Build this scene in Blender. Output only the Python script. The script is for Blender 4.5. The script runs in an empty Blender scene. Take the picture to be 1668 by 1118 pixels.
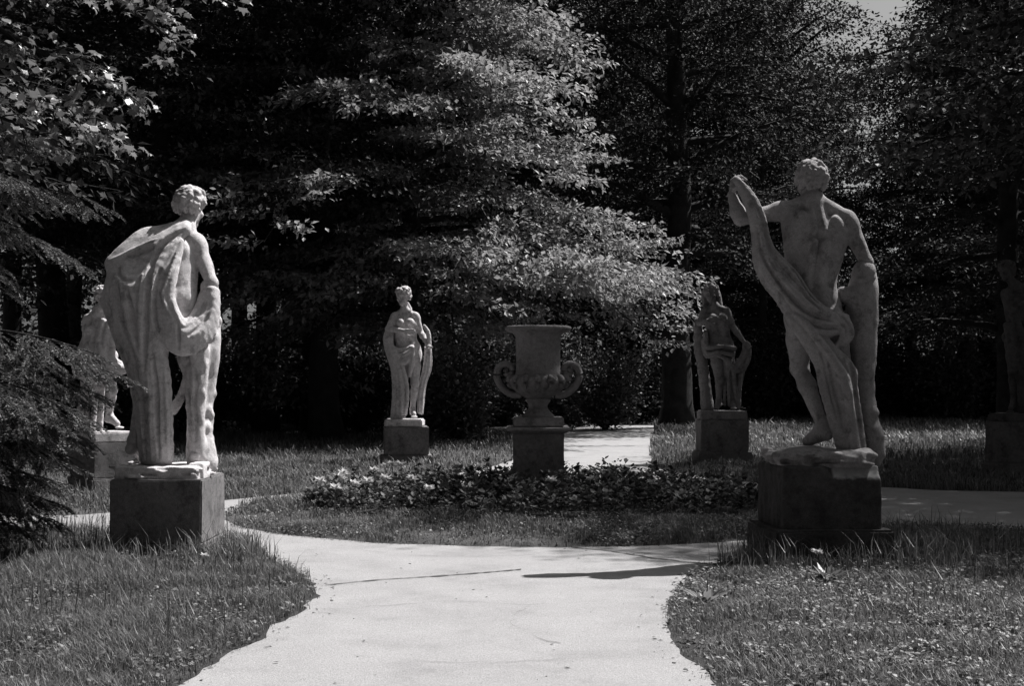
import bpy, math, random
import numpy as np
from mathutils import Vector, noise

C = bpy.context.scene.collection
PI = math.pi
# ------------------------------------------------------------------ camera, sky, sun, exposure
F = 2317.0                      # focal length in photograph pixels (1668 wide)
EYE = 1.4
HZN = 620.0                     # row of the horizon in the photograph
cam_d = bpy.data.cameras.new('camera'); cam = bpy.data.objects.new('camera', cam_d); C.objects.link(cam)
cam.location = (0, 0, EYE); cam.rotation_euler = (PI/2, 0, 0)
cam_d.sensor_width = 36.0; cam_d.lens = 36.0*F/1668.0
cam_d.shift_y = (HZN-559.0)/1668.0
cam_d.clip_start = 0.05; cam_d.clip_end = 1500
bpy.context.scene.camera = cam

SUN_EL = math.radians(55.0)
SUN_H = Vector((0.80, 0.60, 0)).normalized()      # horizontal direction towards the sun
sun_dir = Vector((SUN_H.x*math.cos(SUN_EL), SUN_H.y*math.cos(SUN_EL), math.sin(SUN_EL)))
w = bpy.data.worlds.new('World'); bpy.context.scene.world = w; w.use_nodes = True
nt = w.node_tree; bg = nt.nodes['Background']
sky = nt.nodes.new('ShaderNodeTexSky'); sky.sky_type = 'NISHITA'; sky.sun_disc = False
sky.sun_elevation = SUN_EL; sky.sun_rotation = math.atan2(SUN_H.x, SUN_H.y)
sky.air_density = 1.0; sky.dust_density = 4.0
dt = nt.nodes.new('ShaderNodeVectorMath'); dt.operation = 'DOT_PRODUCT'      # black-and-white film behind a yellow filter
dt.inputs[1].default_value = (0.65, 0.35, 0.0)
nt.links.new(sky.outputs[0], dt.inputs[0]); nt.links.new(dt.outputs['Value'], bg.inputs[0])
bg.inputs[1].default_value = 0.05
ld = bpy.data.lights.new('sun', 'SUN'); ld.energy = 5.0; ld.angle = math.radians(0.5); ld.color = (1, 0.985, 0.98)
so = bpy.data.objects.new('sun', ld); C.objects.link(so)
so.rotation_euler = sun_dir.to_track_quat('Z', 'Y').to_euler(); so.location = sun_dir*60
vs = bpy.context.scene.view_settings
vs.view_transform = 'Standard'; vs.look = 'None'; vs.exposure = 0.85; vs.gamma = 1.0; vs.use_curve_mapping = False
cy = bpy.context.scene.cycles
cy.max_bounces = 5; cy.diffuse_bounces = 3; cy.glossy_bounces = 2; cy.transmission_bounces = 3
cy.use_adaptive_sampling = True

# ------------------------------------------------------------------ helpers
def pix(px, py, d):             # a point of the photograph at its own real distance d
    return np.array([(px-834.0)/F*d, d, EYE-(py-HZN)/F*d])
def gnd(px, py):
    d = F*EYE/(py-HZN); return ((px-834.0)/F*d, d)

def tag(o, label=None, cat=None, group=None, kind=None):
    if label: o['label'] = label
    if cat: o['category'] = cat
    if group: o['group'] = group
    if kind: o['kind'] = kind
    return o
def thing(name, label, cat, loc=(0, 0, 0), rotz=0, group=None):
    o = bpy.data.objects.new(name, None); C.objects.link(o); o.empty_display_size = 0.2
    o.location = loc; o.rotation_euler = (0, 0, rotz)
    return tag(o, label, cat, group)
def mesh_np(name, v, faces_flat, sizes, smooth=True):
    me = bpy.data.meshes.new(name)
    v = np.ascontiguousarray(v, dtype=np.float32); fl = np.ascontiguousarray(faces_flat, dtype=np.int32).ravel()
    sizes = np.asarray(sizes, dtype=np.int32)
    me.vertices.add(len(v)); me.vertices.foreach_set('co', v.ravel())
    me.loops.add(len(fl)); me.loops.foreach_set('vertex_index', fl)
    me.polygons.add(len(sizes))
    st = np.concatenate([[0], np.cumsum(sizes)[:-1]]).astype(np.int32)
    me.polygons.foreach_set('loop_start', st)
    me.polygons.foreach_set('use_smooth', np.full(len(sizes), smooth, dtype=bool))
    me.update(calc_edges=True); me.validate()
    return me
def obj(name, me, mat, parent=None):
    o = bpy.data.objects.new(name, me); C.objects.link(o)
    if mat is not None and len(me.materials) == 0: me.materials.append(mat)
    if parent is not None: o.parent = parent
    return o
def copy_tree(root, loc, rotz=0, scale=1.0, label=None):
    r = root.copy(); C.objects.link(r); r.location = loc; r.rotation_euler = (0, 0, rotz); r.scale = (scale,)*3
    if label: r['label'] = label
    for ch in list(root.children):
        c = ch.copy(); C.objects.link(c); c.parent = r
    return r

class MB:                        # collects quads and polygons
    def __init__(s): s.v = []; s.f = []; s.n = []; s.k = 0
    def add(s, v, faces):
        v = np.asarray(v, float)
        for f in faces: s.f.extend([i+s.k for i in f]); s.n.append(len(f))
        s.v.append(v); s.k += len(v)
    def add_np(s, v, faces):     # faces: (n,k) array
        s.v.append(np.asarray(v, float)); s.f.extend((np.asarray(faces)+s.k).ravel().tolist()); s.n.extend([faces.shape[1]]*len(faces)); s.k += len(v)
    def tube(s, pts, rad, sides=7, cap=True):
        pts = np.asarray(pts, float); n = len(pts)
        rad = np.broadcast_to(np.asarray(rad, float), (n,))
        tan = np.gradient(pts, axis=0); tan /= np.linalg.norm(tan, axis=1)[:, None]+1e-9
        ref = np.array([0.0, 0, 1]) if abs(tan[0][2]) < 0.8 else np.array([1.0, 0, 0])
        u = np.cross(tan, ref); u /= np.linalg.norm(u, axis=1)[:, None]+1e-9
        q = np.cross(tan, u)
        a = np.arange(sides)*2*PI/sides
        v = pts[:, None, :]+rad[:, None, None]*(np.cos(a)[None, :, None]*u[:, None, :]+np.sin(a)[None, :, None]*q[:, None, :])
        i = np.arange(n-1)[:, None]*sides; j = np.arange(sides)[None, :]; j2 = (j+1) % sides
        fc = np.stack([i+j, i+j2, i+sides+j2, i+sides+j], -1).reshape(-1, 4)
        s.add_np(v.reshape(-1, 3), fc)
        if cap:
            k0 = s.k-n*sides
            s.f.extend(range(k0+(n-1)*sides, k0+n*sides)); s.n.append(sides)
            s.f.extend(range(k0+sides-1, k0-1, -1)); s.n.append(sides)
    def mesh(s, name, smooth=True):
        return mesh_np(name, np.concatenate(s.v), s.f, s.n, smooth)

def catmull(p, m):
    p = np.asarray(p, float); n = len(p)
    t = np.linspace(0, n-1, m); i = np.clip(t.astype(int), 0, n-2); u = (t-i)[:, None]
    P = np.vstack([2*p[0]-p[1], p, 2*p[-1]-p[-2]])
    a, b, c, d = P[i], P[i+1], P[i+2], P[i+3]
    return 0.5*((2*b)+(-a+c)*u+(2*a-5*b+4*c-d)*u*u+(-a+3*b-3*c+d)*u**3)

# ------------------------------------------------------------------ materials
def new_mat(name):
    m = bpy.data.materials.new(name); m.use_nodes = True
    return m, m.node_tree, m.node_tree.nodes['Principled BSDF']
def noise_node(t, scale, detail=6, rough=0.6, coord='Object', vec=None):
    tc = t.nodes.new('ShaderNodeTexCoord'); n = t.nodes.new('ShaderNodeTexNoise')
    n.inputs['Scale'].default_value = scale; n.inputs['Detail'].default_value = detail; n.inputs['Roughness'].default_value = rough
    t.links.new(tc.outputs[coord], n.inputs['Vector']); return n
def ramp(t, src, stops):
    r = t.nodes.new('ShaderNodeValToRGB'); e = r.color_ramp.elements
    while len(e) < len(stops): e.new(0.5)
    for q, (p, v) in zip(e, stops):
        q.position = p; q.color = (v, v*0.992, v*0.994, 1)
    t.links.new(src, r.inputs[0]); return r
def mul(t, a, b):
    m = t.nodes.new('ShaderNodeMix'); m.data_type = 'RGBA'; m.blend_type = 'MULTIPLY'; m.inputs[0].default_value = 1
    t.links.new(a, m.inputs[6]); t.links.new(b, m.inputs[7]); return m.outputs[2]
def bump(t, bsdf, src, strength, dist, prev=None):
    b = t.nodes.new('ShaderNodeBump'); b.inputs['Strength'].default_value = strength; b.inputs['Distance'].default_value = dist
    t.links.new(src, b.inputs['Height'])
    if prev: t.links.new(prev.outputs[0], b.inputs['Normal'])
    t.links.new(b.outputs[0], bsdf.inputs['Normal']); return b
def stone(name, lo, hi, big=2.2, pits=True, stain=0.56):
    m, t, p = new_mat(name)
    n1 = noise_node(t, big, 7, 0.65); n2 = noise_node(t, 24, 6, 0.7); n3 = noise_node(t, 150, 3, 0.6); n4 = noise_node(t, 7, 5, .7)
    c = ramp(t, n1.outputs[0], [(0.3, lo), (0.62, hi)])
    s = ramp(t, n2.outputs[0], [(0.32, 0.72), (0.6, 1.0)])
    g = ramp(t, n3.outputs[0], [(0.32, 0.7), (0.62, 1.0)])
    st = ramp(t, n4.outputs[0], [(0.36, stain), (0.47, 1.0)])
    col = mul(t, mul(t, mul(t, c.outputs[0], s.outputs[0]), g.outputs[0]), st.outputs[0])
    t.links.new(col, p.inputs['Base Color']); p.inputs['Roughness'].default_value = 0.92
    p.inputs['Specular IOR Level'].default_value = 0.2
    b = bump(t, p, n2.outputs[0], 0.6, 0.014)
    if pits: bump(t, p, n3.outputs[0], 0.8, 0.008, b)
    return m
def broken_crust(name):
    m = stone(name, 0.05, 0.10, 3.0, True, 0.7); t = m.node_tree; p = t.nodes['Principled BSDF']
    old = p.inputs['Base Color'].links[0].from_socket
    tc = t.nodes.new('ShaderNodeTexCoord'); sp = t.nodes.new('ShaderNodeSeparateXYZ'); t.links.new(tc.outputs['Object'], sp.inputs[0])
    def sub(a, b):
        q = t.nodes.new('ShaderNodeMath'); q.operation = 'MULTIPLY_ADD'; t.links.new(a, q.inputs[0]); q.inputs[1].default_value = 45 if b > 0 else -45; q.inputs[2].default_value = -45*b if b > 0 else -45*-b; q.use_clamp = True; return q.outputs[0]
    def mlt(a, b):
        q = t.nodes.new('ShaderNodeMath'); q.operation = 'MULTIPLY'; t.links.new(a, q.inputs[0]); t.links.new(b, q.inputs[1]); return q.outputs[0]
    nz = noise_node(t, 14, 4, .6); ad = t.nodes.new('ShaderNodeMath'); ad.operation = 'MULTIPLY_ADD'; t.links.new(nz.outputs[0], ad.inputs[0]); ad.inputs[1].default_value = .06; t.links.new(sp.outputs[2], ad.inputs[2])
    y2 = t.nodes.new('ShaderNodeMath'); y2.operation = 'MULTIPLY_ADD'; t.links.new(sp.outputs[1], y2.inputs[0]); y2.inputs[1].default_value = -45; y2.inputs[2].default_value = -45*.27; y2.use_clamp = True
    f = mlt(mlt(sub(sp.outputs[0], .0001), sub(ad.outputs[0], .665)), y2.outputs[0])
    lt = ramp(t, nz.outputs[0], [(0.3, .28), (0.65, .44)])
    mx = t.nodes.new('ShaderNodeMix'); mx.data_type = 'RGBA'; t.links.new(f, mx.inputs[0]); t.links.new(old, mx.inputs[6]); t.links.new(lt.outputs[0], mx.inputs[7]); t.links.new(mx.outputs[2], p.inputs['Base Color'])
    return m
def leafy(name, lo, hi, rough=0.5, trans=0.3, spec=0.4):
    m, t, p = new_mat(name)
    g = t.nodes.new('ShaderNodeNewGeometry')
    r = ramp(t, g.outputs['Random Per Island'], [(0.0, lo), (1.0, hi)])
    t.links.new(r.outputs[0], p.inputs['Base Color']); p.inputs['Roughness'].default_value = rough
    p.inputs['Specular IOR Level'].default_value = spec
    tr = t.nodes.new('ShaderNodeBsdfTranslucent'); t.links.new(r.outputs[0], tr.inputs[0])
    mx = t.nodes.new('ShaderNodeMixShader'); mx.inputs[0].default_value = trans
    t.links.new(p.outputs[0], mx.inputs[1]); t.links.new(tr.outputs[0], mx.inputs[2])
    t.links.new(mx.outputs[0], t.nodes['Material Output'].inputs[0]); return m
def grained(name, stops, scale, fine=90, bumpd=0.01, rough=0.95, fine_lo=0.7):
    m, t, p = new_mat(name)
    n1 = noise_node(t, scale, 8, 0.65); n2 = noise_node(t, fine, 5, 0.7)
    c = ramp(t, n1.outputs[0], stops); g = ramp(t, n2.outputs[0], [(0.3, fine_lo), (0.68, 1.0)])
    t.links.new(mul(t, c.outputs[0], g.outputs[0]), p.inputs['Base Color']); p.inputs['Roughness'].default_value = rough
    p.inputs['Specular IOR Level'].default_value = 0.15
    bump(t, p, n2.outputs[0], 0.6, bumpd); return m

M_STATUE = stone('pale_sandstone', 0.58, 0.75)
M_STATUE_GREY = stone('grey_sandstone', 0.28, 0.42)  # statue stone darkened for the figure standing partly in shade
M_STATUE_DARK = stone('shade_darkened_stone', 0.09, 0.16)  # darkest statue stone, deep shade put into its colour
M_HAIR = stone('carved_curls', 0.6, 0.76)
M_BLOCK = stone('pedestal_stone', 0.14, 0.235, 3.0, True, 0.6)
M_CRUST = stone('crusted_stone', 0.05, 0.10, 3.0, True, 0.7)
M_URN = stone('urn_stone', 0.22, 0.33)
M_BROKEN = broken_crust('broken_crusted_stone')
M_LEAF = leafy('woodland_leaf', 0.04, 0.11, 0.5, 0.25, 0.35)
M_LEAF_DARK = leafy('shaded_woodland_leaf', 0.012, 0.042, 0.7, 0.10, 0.12)  # woodland leaf darkened, carries the shade of the backlit trees
M_LEAF_MID = leafy('mid_woodland_leaf', 0.03, 0.11, 0.55, 0.25, 0.3)  # lighter leaf tone stands for light reaching the left of the wood
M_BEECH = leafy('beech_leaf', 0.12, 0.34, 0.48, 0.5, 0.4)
M_MAPLE = leafy('maple_leaf', 0.10, 0.26, 0.42, 0.35, 0.5)
M_NEEDLE = leafy('spruce_needle', 0.10, 0.24, 0.5, 0.1, 0.4)
M_GRASS = leafy('grass_blade', 0.035, 0.215, 0.5, 0.35, 0.4)
M_CLOVER = leafy('clover_leaf', 0.05, 0.18, 0.5, 0.3, 0.4)
M_BED = leafy('bedding_leaf', 0.025, 0.10, 0.65, 0.15, 0.25)
M_PETAL = leafy('pale_petal', 0.5, 0.75, 0.6, 0.3, 0.2)
M_BARK = grained('bark', [(0.3, 0.02), (0.7, 0.06)], 3.0, 40, 0.03)
M_TWIG = grained('twig_bark', [(0.3, 0.12), (0.7, 0.22)], 6.0, 60, 0.004)
M_TURF = grained('turf', [(0.3, 0.05), (0.68, 0.13)], 1.3, 60, 0.03, 0.95, 0.45)
M_PATH = grained('gravel_path', [(0.25, 0.26), (0.48, 0.34), (0.75, 0.385)], 1.7, 110, 0.012, 0.95, 0.55)
M_SOIL = grained('soil', [(0.3, 0.03), (0.7, 0.06)], 4.0, 50, 0.03)
M_JOINT = grained('joint_grass', [(0.3, 0.07), (0.7, 0.14)], 8.0, 60, 0.01)

# ------------------------------------------------------------------ implicit-surface sculpting
class Sculpt:
    def __init__(s, vox=0.011): s.p = []; s.vox = vox
    def cone(s, a, b, ra, rb=None, k=0.03, sub=False):
        a = np.asarray(a, float); b = np.asarray(b, float); rb = ra if rb is None else rb
        s.p.append(('c', a, b, ra, rb, k, sub, np.minimum(a-ra, b-rb), np.maximum(a+ra, b+rb)))
    def ball(s, c, r, k=0.03, sub=False): s.cone(c, np.asarray(c, float)+1e-4, r, r, k, sub)
    def ell(s, c, r, ax=None, k=0.03, sub=False):
        c = np.asarray(c, float); r = np.asarray(r, float); ax = np.eye(3) if ax is None else np.asarray(ax, float)
        e = np.sqrt(((ax*r[:, None])**2).sum(0))
        s.p.append(('e', c, r, ax, 0, k, sub, c-e, c+e))
    def box(s, c, h, rd=0.02, k=0.02, rotz=0.0):
        c = np.asarray(c, float); h = np.asarray(h, float); ca, sa = math.cos(rotz), math.sin(rotz)
        e = np.array([abs(ca)*h[0]+abs(sa)*h[1], abs(sa)*h[0]+abs(ca)*h[1], h[2]])
        s.p.append(('b', c, h, rd, (ca, sa), k, False, c-e, c+e))
    def chain_sub(s, pts, r, k):
        for i in range(len(pts)-1): s.cone(pts[i], pts[i+1], r, r, k, True)
    def groove(s, pts, r, k=0.02, m=16):
        q = catmull(pts, m)
        w_ = np.sin(np.linspace(0.15, PI-.15, m))*.6+.4
        for i in range(m-1): s.cone(q[i], q[i+1], r*w_[i], r*w_[i+1], k, True)
    def ridge(s, pts, r, k=0.012, m=18):
        q = catmull(pts, m); w_ = np.sin(np.linspace(0.1, PI-.1, m))*.5+.5
        for i in range(m-1): s.cone(q[i], q[i+1], r*w_[i], r*w_[i+1], k)
    def chain(s, pts, rad, k=0.03, m=None):
        pts = np.asarray(pts, float); rad = np.broadcast_to(np.asarray(rad, float), (len(pts),))
        if m:
            q = catmull(np.hstack([pts, rad[:, None]]), m); pts, rad = q[:, :3], q[:, 3]
        for i in range(len(pts)-1): s.cone(pts[i], pts[i+1], rad[i], rad[i+1], k)
    def drape(s, guides, n, r, m=14, k=0.018, seed=0, amp=0.35, push=0.02, gather=None):
        """folded cloth: n fold ridges running along the guide curves"""
        rng = np.random.RandomState(seed)
        G = [catmull(g, m) for g in guides]
        across = catmull(np.array([g.ravel() for g in G]), n).reshape(n, m, 3) if len(G) > 1 else np.array(G)
        for i in range(n):
            rr = r*(1+amp*(rng.rand()-0.5)); off = push*(1 if i % 2 else -1)*(0.5+rng.rand())
            ln = across[i].copy(); ln[:, 1] -= off
            wob = np.sin(np.linspace(0, 3+3*rng.rand(), m)+rng.rand()*6)*0.10*r
            ln[:, 0] += wob
            rad = rr*(1+0.06*np.sin(np.linspace(0, 5, m)+rng.rand()*6))
            for j in range(m-1): s.cone(ln[j], ln[j+1], rad[j], rad[j+1], k)
    def fold(s, pts, r=.016, h=.012, k=.008, m=22, taper=True, sub=False):
        """a crisp ridge (or, with sub, a crease) that follows the surface modelled so far, facing -y"""
        q = catmull(np.asarray(pts, float), m); w_ = np.sin(np.linspace(.12, PI-.12, m))**.6 if taper else np.ones(m)
        s.p.append(('s', q[:, [0, 2]], r, h, w_, k, sub, None, None))
    def crease(s, pts, r=.018, h=.014, k=.006, m=22): s.fold(pts, r, h, k, m, True, True)
    def mesh(s, name, rough=0.0, seed=0):
        v = s.vox; lo = np.min([p[7] for p in s.p if p[0] != 's' and not p[6]], axis=0)-4*v; hi = np.max([p[8] for p in s.p if p[0] != 's' and not p[6]], axis=0)+4*v
        n = np.ceil((hi-lo)/v).astype(int)+1
        f = np.full(n, 0.2, dtype=np.float32)
        todo = list(s.p)[::-1]
        while todo:
            kind, a, b, c, d, k, sub, l, h = todo.pop()
            if kind == 's':
                ys = []
                for x_, z_ in a:
                    i_ = int(round((x_-lo[0])/v)); j_ = int(round((z_-lo[2])/v))
                    col = f[min(max(i_, 0), n[0]-1), :, min(max(j_, 0), n[2]-1)] < 0
                    ys.append(lo[1]+v*np.argmax(col) if col.any() else np.nan)
                ys = np.array(ys); good = ~np.isnan(ys)
                if good.sum() < 3: continue
                ys = np.interp(np.arange(len(ys)), np.where(good)[0], ys[good]); pad_ = np.pad(ys, 2, mode='edge'); ys = np.convolve(pad_, np.ones(5)/5, 'valid')
                new = Sculpt(v)
                for i_ in range(len(ys)-1):
                    r0_, r1_ = b*(.35+.65*d[i_]), b*(.35+.65*d[i_+1]); h0_, h1_ = c*d[i_], c*d[i_+1]
                    y0_ = ys[i_]+(r0_-h0_ if not sub else -r0_+h0_); y1_ = ys[i_+1]+(r1_-h1_ if not sub else -r1_+h1_)
                    new.cone((a[i_][0], y0_, a[i_][1]), (a[i_+1][0], y1_, a[i_+1][1]), r0_, r1_, k, sub)
                todo.extend(new.p[::-1]); continue
            pad = k+3*v
            i0 = np.maximum(np.floor((l-pad-lo)/v).astype(int), 0); i1 = np.minimum(np.ceil((h+pad-lo)/v).astype(int)+1, n)
            if np.any(i1 <= i0): continue
            X = (lo[0]+v*np.arange(i0[0], i1[0]))[:, None, None]; Y = (lo[1]+v*np.arange(i0[1], i1[1]))[None, :, None]; Z = (lo[2]+v*np.arange(i0[2], i1[2]))[None, None, :]
            if kind == 'c':
                ba = b-a; L2 = float(ba@ba)+1e-12
                px, py, pz = X-a[0], Y-a[1], Z-a[2]
                t = np.clip((px*ba[0]+py*ba[1]+pz*ba[2])/L2, 0, 1)
                g = np.sqrt((px-t*ba[0])**2+(py-t*ba[1])**2+(pz-t*ba[2])**2)-(c+(d-c)*t)
            elif kind == 'b':
                px, py, pz = X-a[0], Y-a[1], Z-a[2]; ca, sa = d
                qx = np.abs(px*ca+py*sa)-(b[0]-c); qy = np.abs(-px*sa+py*ca)-(b[1]-c); qz = np.abs(pz)-(b[2]-c)
                g = np.sqrt(np.maximum(qx, 0)**2+np.maximum(qy, 0)**2+np.maximum(qz, 0)**2)+np.minimum(np.maximum(np.maximum(qx, qy), qz), 0)-c
            else:
                px, py, pz = X-a[0], Y-a[1], Z-a[2]; q = [(px*c[i, 0]+py*c[i, 1]+pz*c[i, 2]) for i in range(3)]
                k0 = np.sqrt(sum((q[i]/b[i])**2 for i in range(3))); k1 = np.sqrt(sum((q[i]/b[i]**2)**2 for i in range(3)))+1e-9
                g = k0*(k0-1)/k1
            sl = f[i0[0]:i1[0], i0[1]:i1[1], i0[2]:i1[2]]
            if sub:
                hh = np.clip(0.5-0.5*(sl+g)/k, 0, 1); sl[...] = sl*(1-hh)+(-g)*hh+k*hh*(1-hh)
            else:
                hh = np.clip(0.5+0.5*(sl-g)/k, 0, 1); sl[...] = sl*(1-hh)+g*hh-k*hh*(1-hh)
        ins = f < 0
        offs = [(i, j, l) for i in (0, 1) for j in (0, 1) for l in (0, 1)]
        cs = sum(ins[o[0]:n[0]-1+o[0], o[1]:n[1]-1+o[1], o[2]:n[2]-1+o[2]].astype(np.int8) for o in offs)
        act = np.argwhere((cs > 0) & (cs < 8)); idx = np.full(n-1, -1, dtype=np.int32); idx[tuple(act.T)] = np.arange(len(act))
        cv = {o: f[act[:, 0]+o[0], act[:, 1]+o[1], act[:, 2]+o[2]] for o in offs}
        acc = np.zeros((len(act), 3)); cnt = np.zeros(len(act))
        for o in offs:
            for ax in range(3):
                if o[ax] == 0:
                    o2 = list(o); o2[ax] = 1; o2 = tuple(o2)
                    A, B = cv[o], cv[o2]; m_ = (A < 0) != (B < 0)
                    t = np.where(m_, A/np.where(m_, A-B, 1), 0)
                    P = np.array(o, float)[None, :]+np.zeros((len(act), 3)); P[:, ax] = t
                    acc += P*m_[:, None]; cnt += m_
        V = lo+v*(act+acc/cnt[:, None])
        quads = []
        for ax in range(3):
            e = [slice(None)]*3; e2 = [slice(None)]*3; e[ax] = slice(0, -1); e2[ax] = slice(1, None)
            A = ins[tuple(e)]; B = ins[tuple(e2)]; u, w_ = (ax+1) % 3, (ax+2) % 3
            for flip in (False, True):
                pts = np.argwhere((A & ~B) if not flip else (~A & B))
                pts = pts[(pts[:, u] > 0) & (pts[:, w_] > 0) & (pts[:, u] < n[u]-1) & (pts[:, w_] < n[w_]-1)]
                c = []
                for du, dw in ((1, 1), (0, 1), (0, 0), (1, 0)):
                    q = pts.copy(); q[:, u] -= du; q[:, w_] -= dw; c.append(idx[tuple(q.T)])
                q = np.stack(c if not flip else c[::-1], 1); quads.append(q)
        Q = np.concatenate(quads); Q = Q[(Q >= 0).all(1)]
        if rough > 0:
            rs = np.random.RandomState(seed); ph = rs.rand(12)*6.28; fr = rs.randn(12, 3)*28; d = np.zeros((len(V), 3))
            for i in range(12): d[:, i % 3] += np.sin(V@fr[i]+ph[i])
            V = V+d*rough*0.4
        return mesh_np(name, V, Q, np.full(len(Q), 4))

def unit(v): v = np.asarray(v, float); return v/(np.linalg.norm(v)+1e-9)
def head(S, c, fwd, up, s, k=0.02):
    c = np.asarray(c, float); up = unit(up); fwd = unit(np.asarray(fwd, float)-up*np.dot(fwd, up)); lat = np.cross(fwd, up)
    A = np.array([lat, fwd, up]); at = lambda l, f_, u: c+s*(lat*l+fwd*f_+up*u)
    S.ell(at(0, -0.005, 0.025), np.array([.074, .094, .088])*s, A, k)
    S.ell(at(0, 0.028, -0.05), np.array([.056, .062, .068])*s, A, k)
    S.ball(at(0, .072, -.098), .024*s, k)
    for q in (-1, 1):
        S.cone(at(q*.012, .088, .028), at(q*.05, .07, .026), .014*s, .012*s, .012)
        S.ell(at(q*.032, .094, .004), np.array([.017, .014, .012])*s, A, .008, True)
        S.ball(at(q*.031, .074, .003), .015*s, .006)
        S.ball(at(q*.042, .062, -.03), .024*s, .02)
        S.ell(at(q*.077, -.005, -.012), np.array([.011, .02, .032])*s, A, .008)
    S.cone(at(0, .092, .015), at(0, .112, -.03), .010*s, .016*s, .010)
    S.cone(at(-.018, .088, -.058), at(.018, .088, -.058), .009*s, .009*s, .006)
    S.cone(at(-.015, .085, -.072), at(.015, .085, -.072), .010*s, .010*s, .006)
def curls(S, c, fwd, up, s, n=110, seed=1, low=-0.55, r=0.021):
    c = np.asarray(c, float); up = unit(up); fwd = unit(np.asarray(fwd, float)-up*np.dot(fwd, up)); lat = np.cross(fwd, up)
    A = np.array([lat, fwd, up]); S.ell(c+s*(up*.03-fwd*.012), np.array([.079, .092, .09])*s, A, .01)
    rng = np.random.RandomState(seed)
    for i in range(n):
        z = 1-(i+.5)/n*(1-low); a = i*2.39996+rng.rand()*.4; q = math.sqrt(max(0, 1-z*z))
        dl, df = q*math.cos(a), q*math.sin(a)
        if df > 0.45 and z < 0.35: continue
        if df > 0.1 and z < -0.15: continue
        R = 1.0+.13*rng.rand()
        p = c+s*(lat*dl*.08*R+fwd*(df*.095*R-.008)+up*(z*.095*R+.028))
        tw = unit(np.cross(rng.randn(3), [dl, df, z]))*s*r*.8
        S.cone(p-tw, p+tw, s*r*(.6+.6*rng.rand()), s*r*(.5+.4*rng.rand()), .003)
def hand(S, wr, d, n, s, curl=0.5, side=1, spread=0.012):
    wr = np.asarray(wr, float); d = unit(d); n = unit(np.asarray(n, float)-d*np.dot(n, d)); l = np.cross(d, n)*side
    S.ell(wr+d*.05*s, np.array([.040, .019, .055])*s, np.array([l, n, d]), .012)
    for i, L in enumerate((.062, .078, .084, .074)):
        b = wr+s*(d*.09+l*((i-1.5)*.0215)); ang = curl*(0.7+.12*i); dd = d*math.cos(ang)+n*math.sin(ang)+l*(i-1.5)*spread
        m_ = b+dd*L*.55*s; a2 = curl*2.0; d2 = d*math.cos(a2)+n*math.sin(a2)
        S.cone(b, m_, .0108*s, .0098*s, .005); S.cone(m_, m_+d2*L*.5*s, .0098*s, .008*s, .005)
    b = wr+s*(d*.025+l*.034); m_ = b+s*(l*.03+d*.03+n*.02); S.cone(b, m_, .015*s, .0115*s, .01); S.cone(m_, m_+s*(d*.03+n*.012), .0115*s, .009*s, .005)
def foot(S, ank, toe, s):
    ank = np.asarray(ank, float); toe = np.asarray(toe, float); d = unit(toe-ank); h = toe-ank; fl = np.array([h[0], h[1], 0]); fl = unit(fl) if np.linalg.norm(fl) > 1e-3 else np.array([0, 1., 0])
    heel = ank-fl*.03*s+np.array([0, 0, -.05*s]); l = np.array([-fl[1], fl[0], 0])
    S.ball(heel, .034*s, .02); S.cone(ank, ank+(toe-ank)*.7+np.array([0, 0, .012*s]), .036*s, .028*s, .03); S.cone(heel, ank+(toe-ank)*.75-np.array([0, 0, .0]), .03*s, .026*s, .03)
    for i in range(5):
        b = toe-fl*.03*s+l*(i-2)*.0165*s; S.cone(b, b+fl*(.055-.006*abs(i-1.2))*s, .0135*s, .0105*s, .008)
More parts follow.
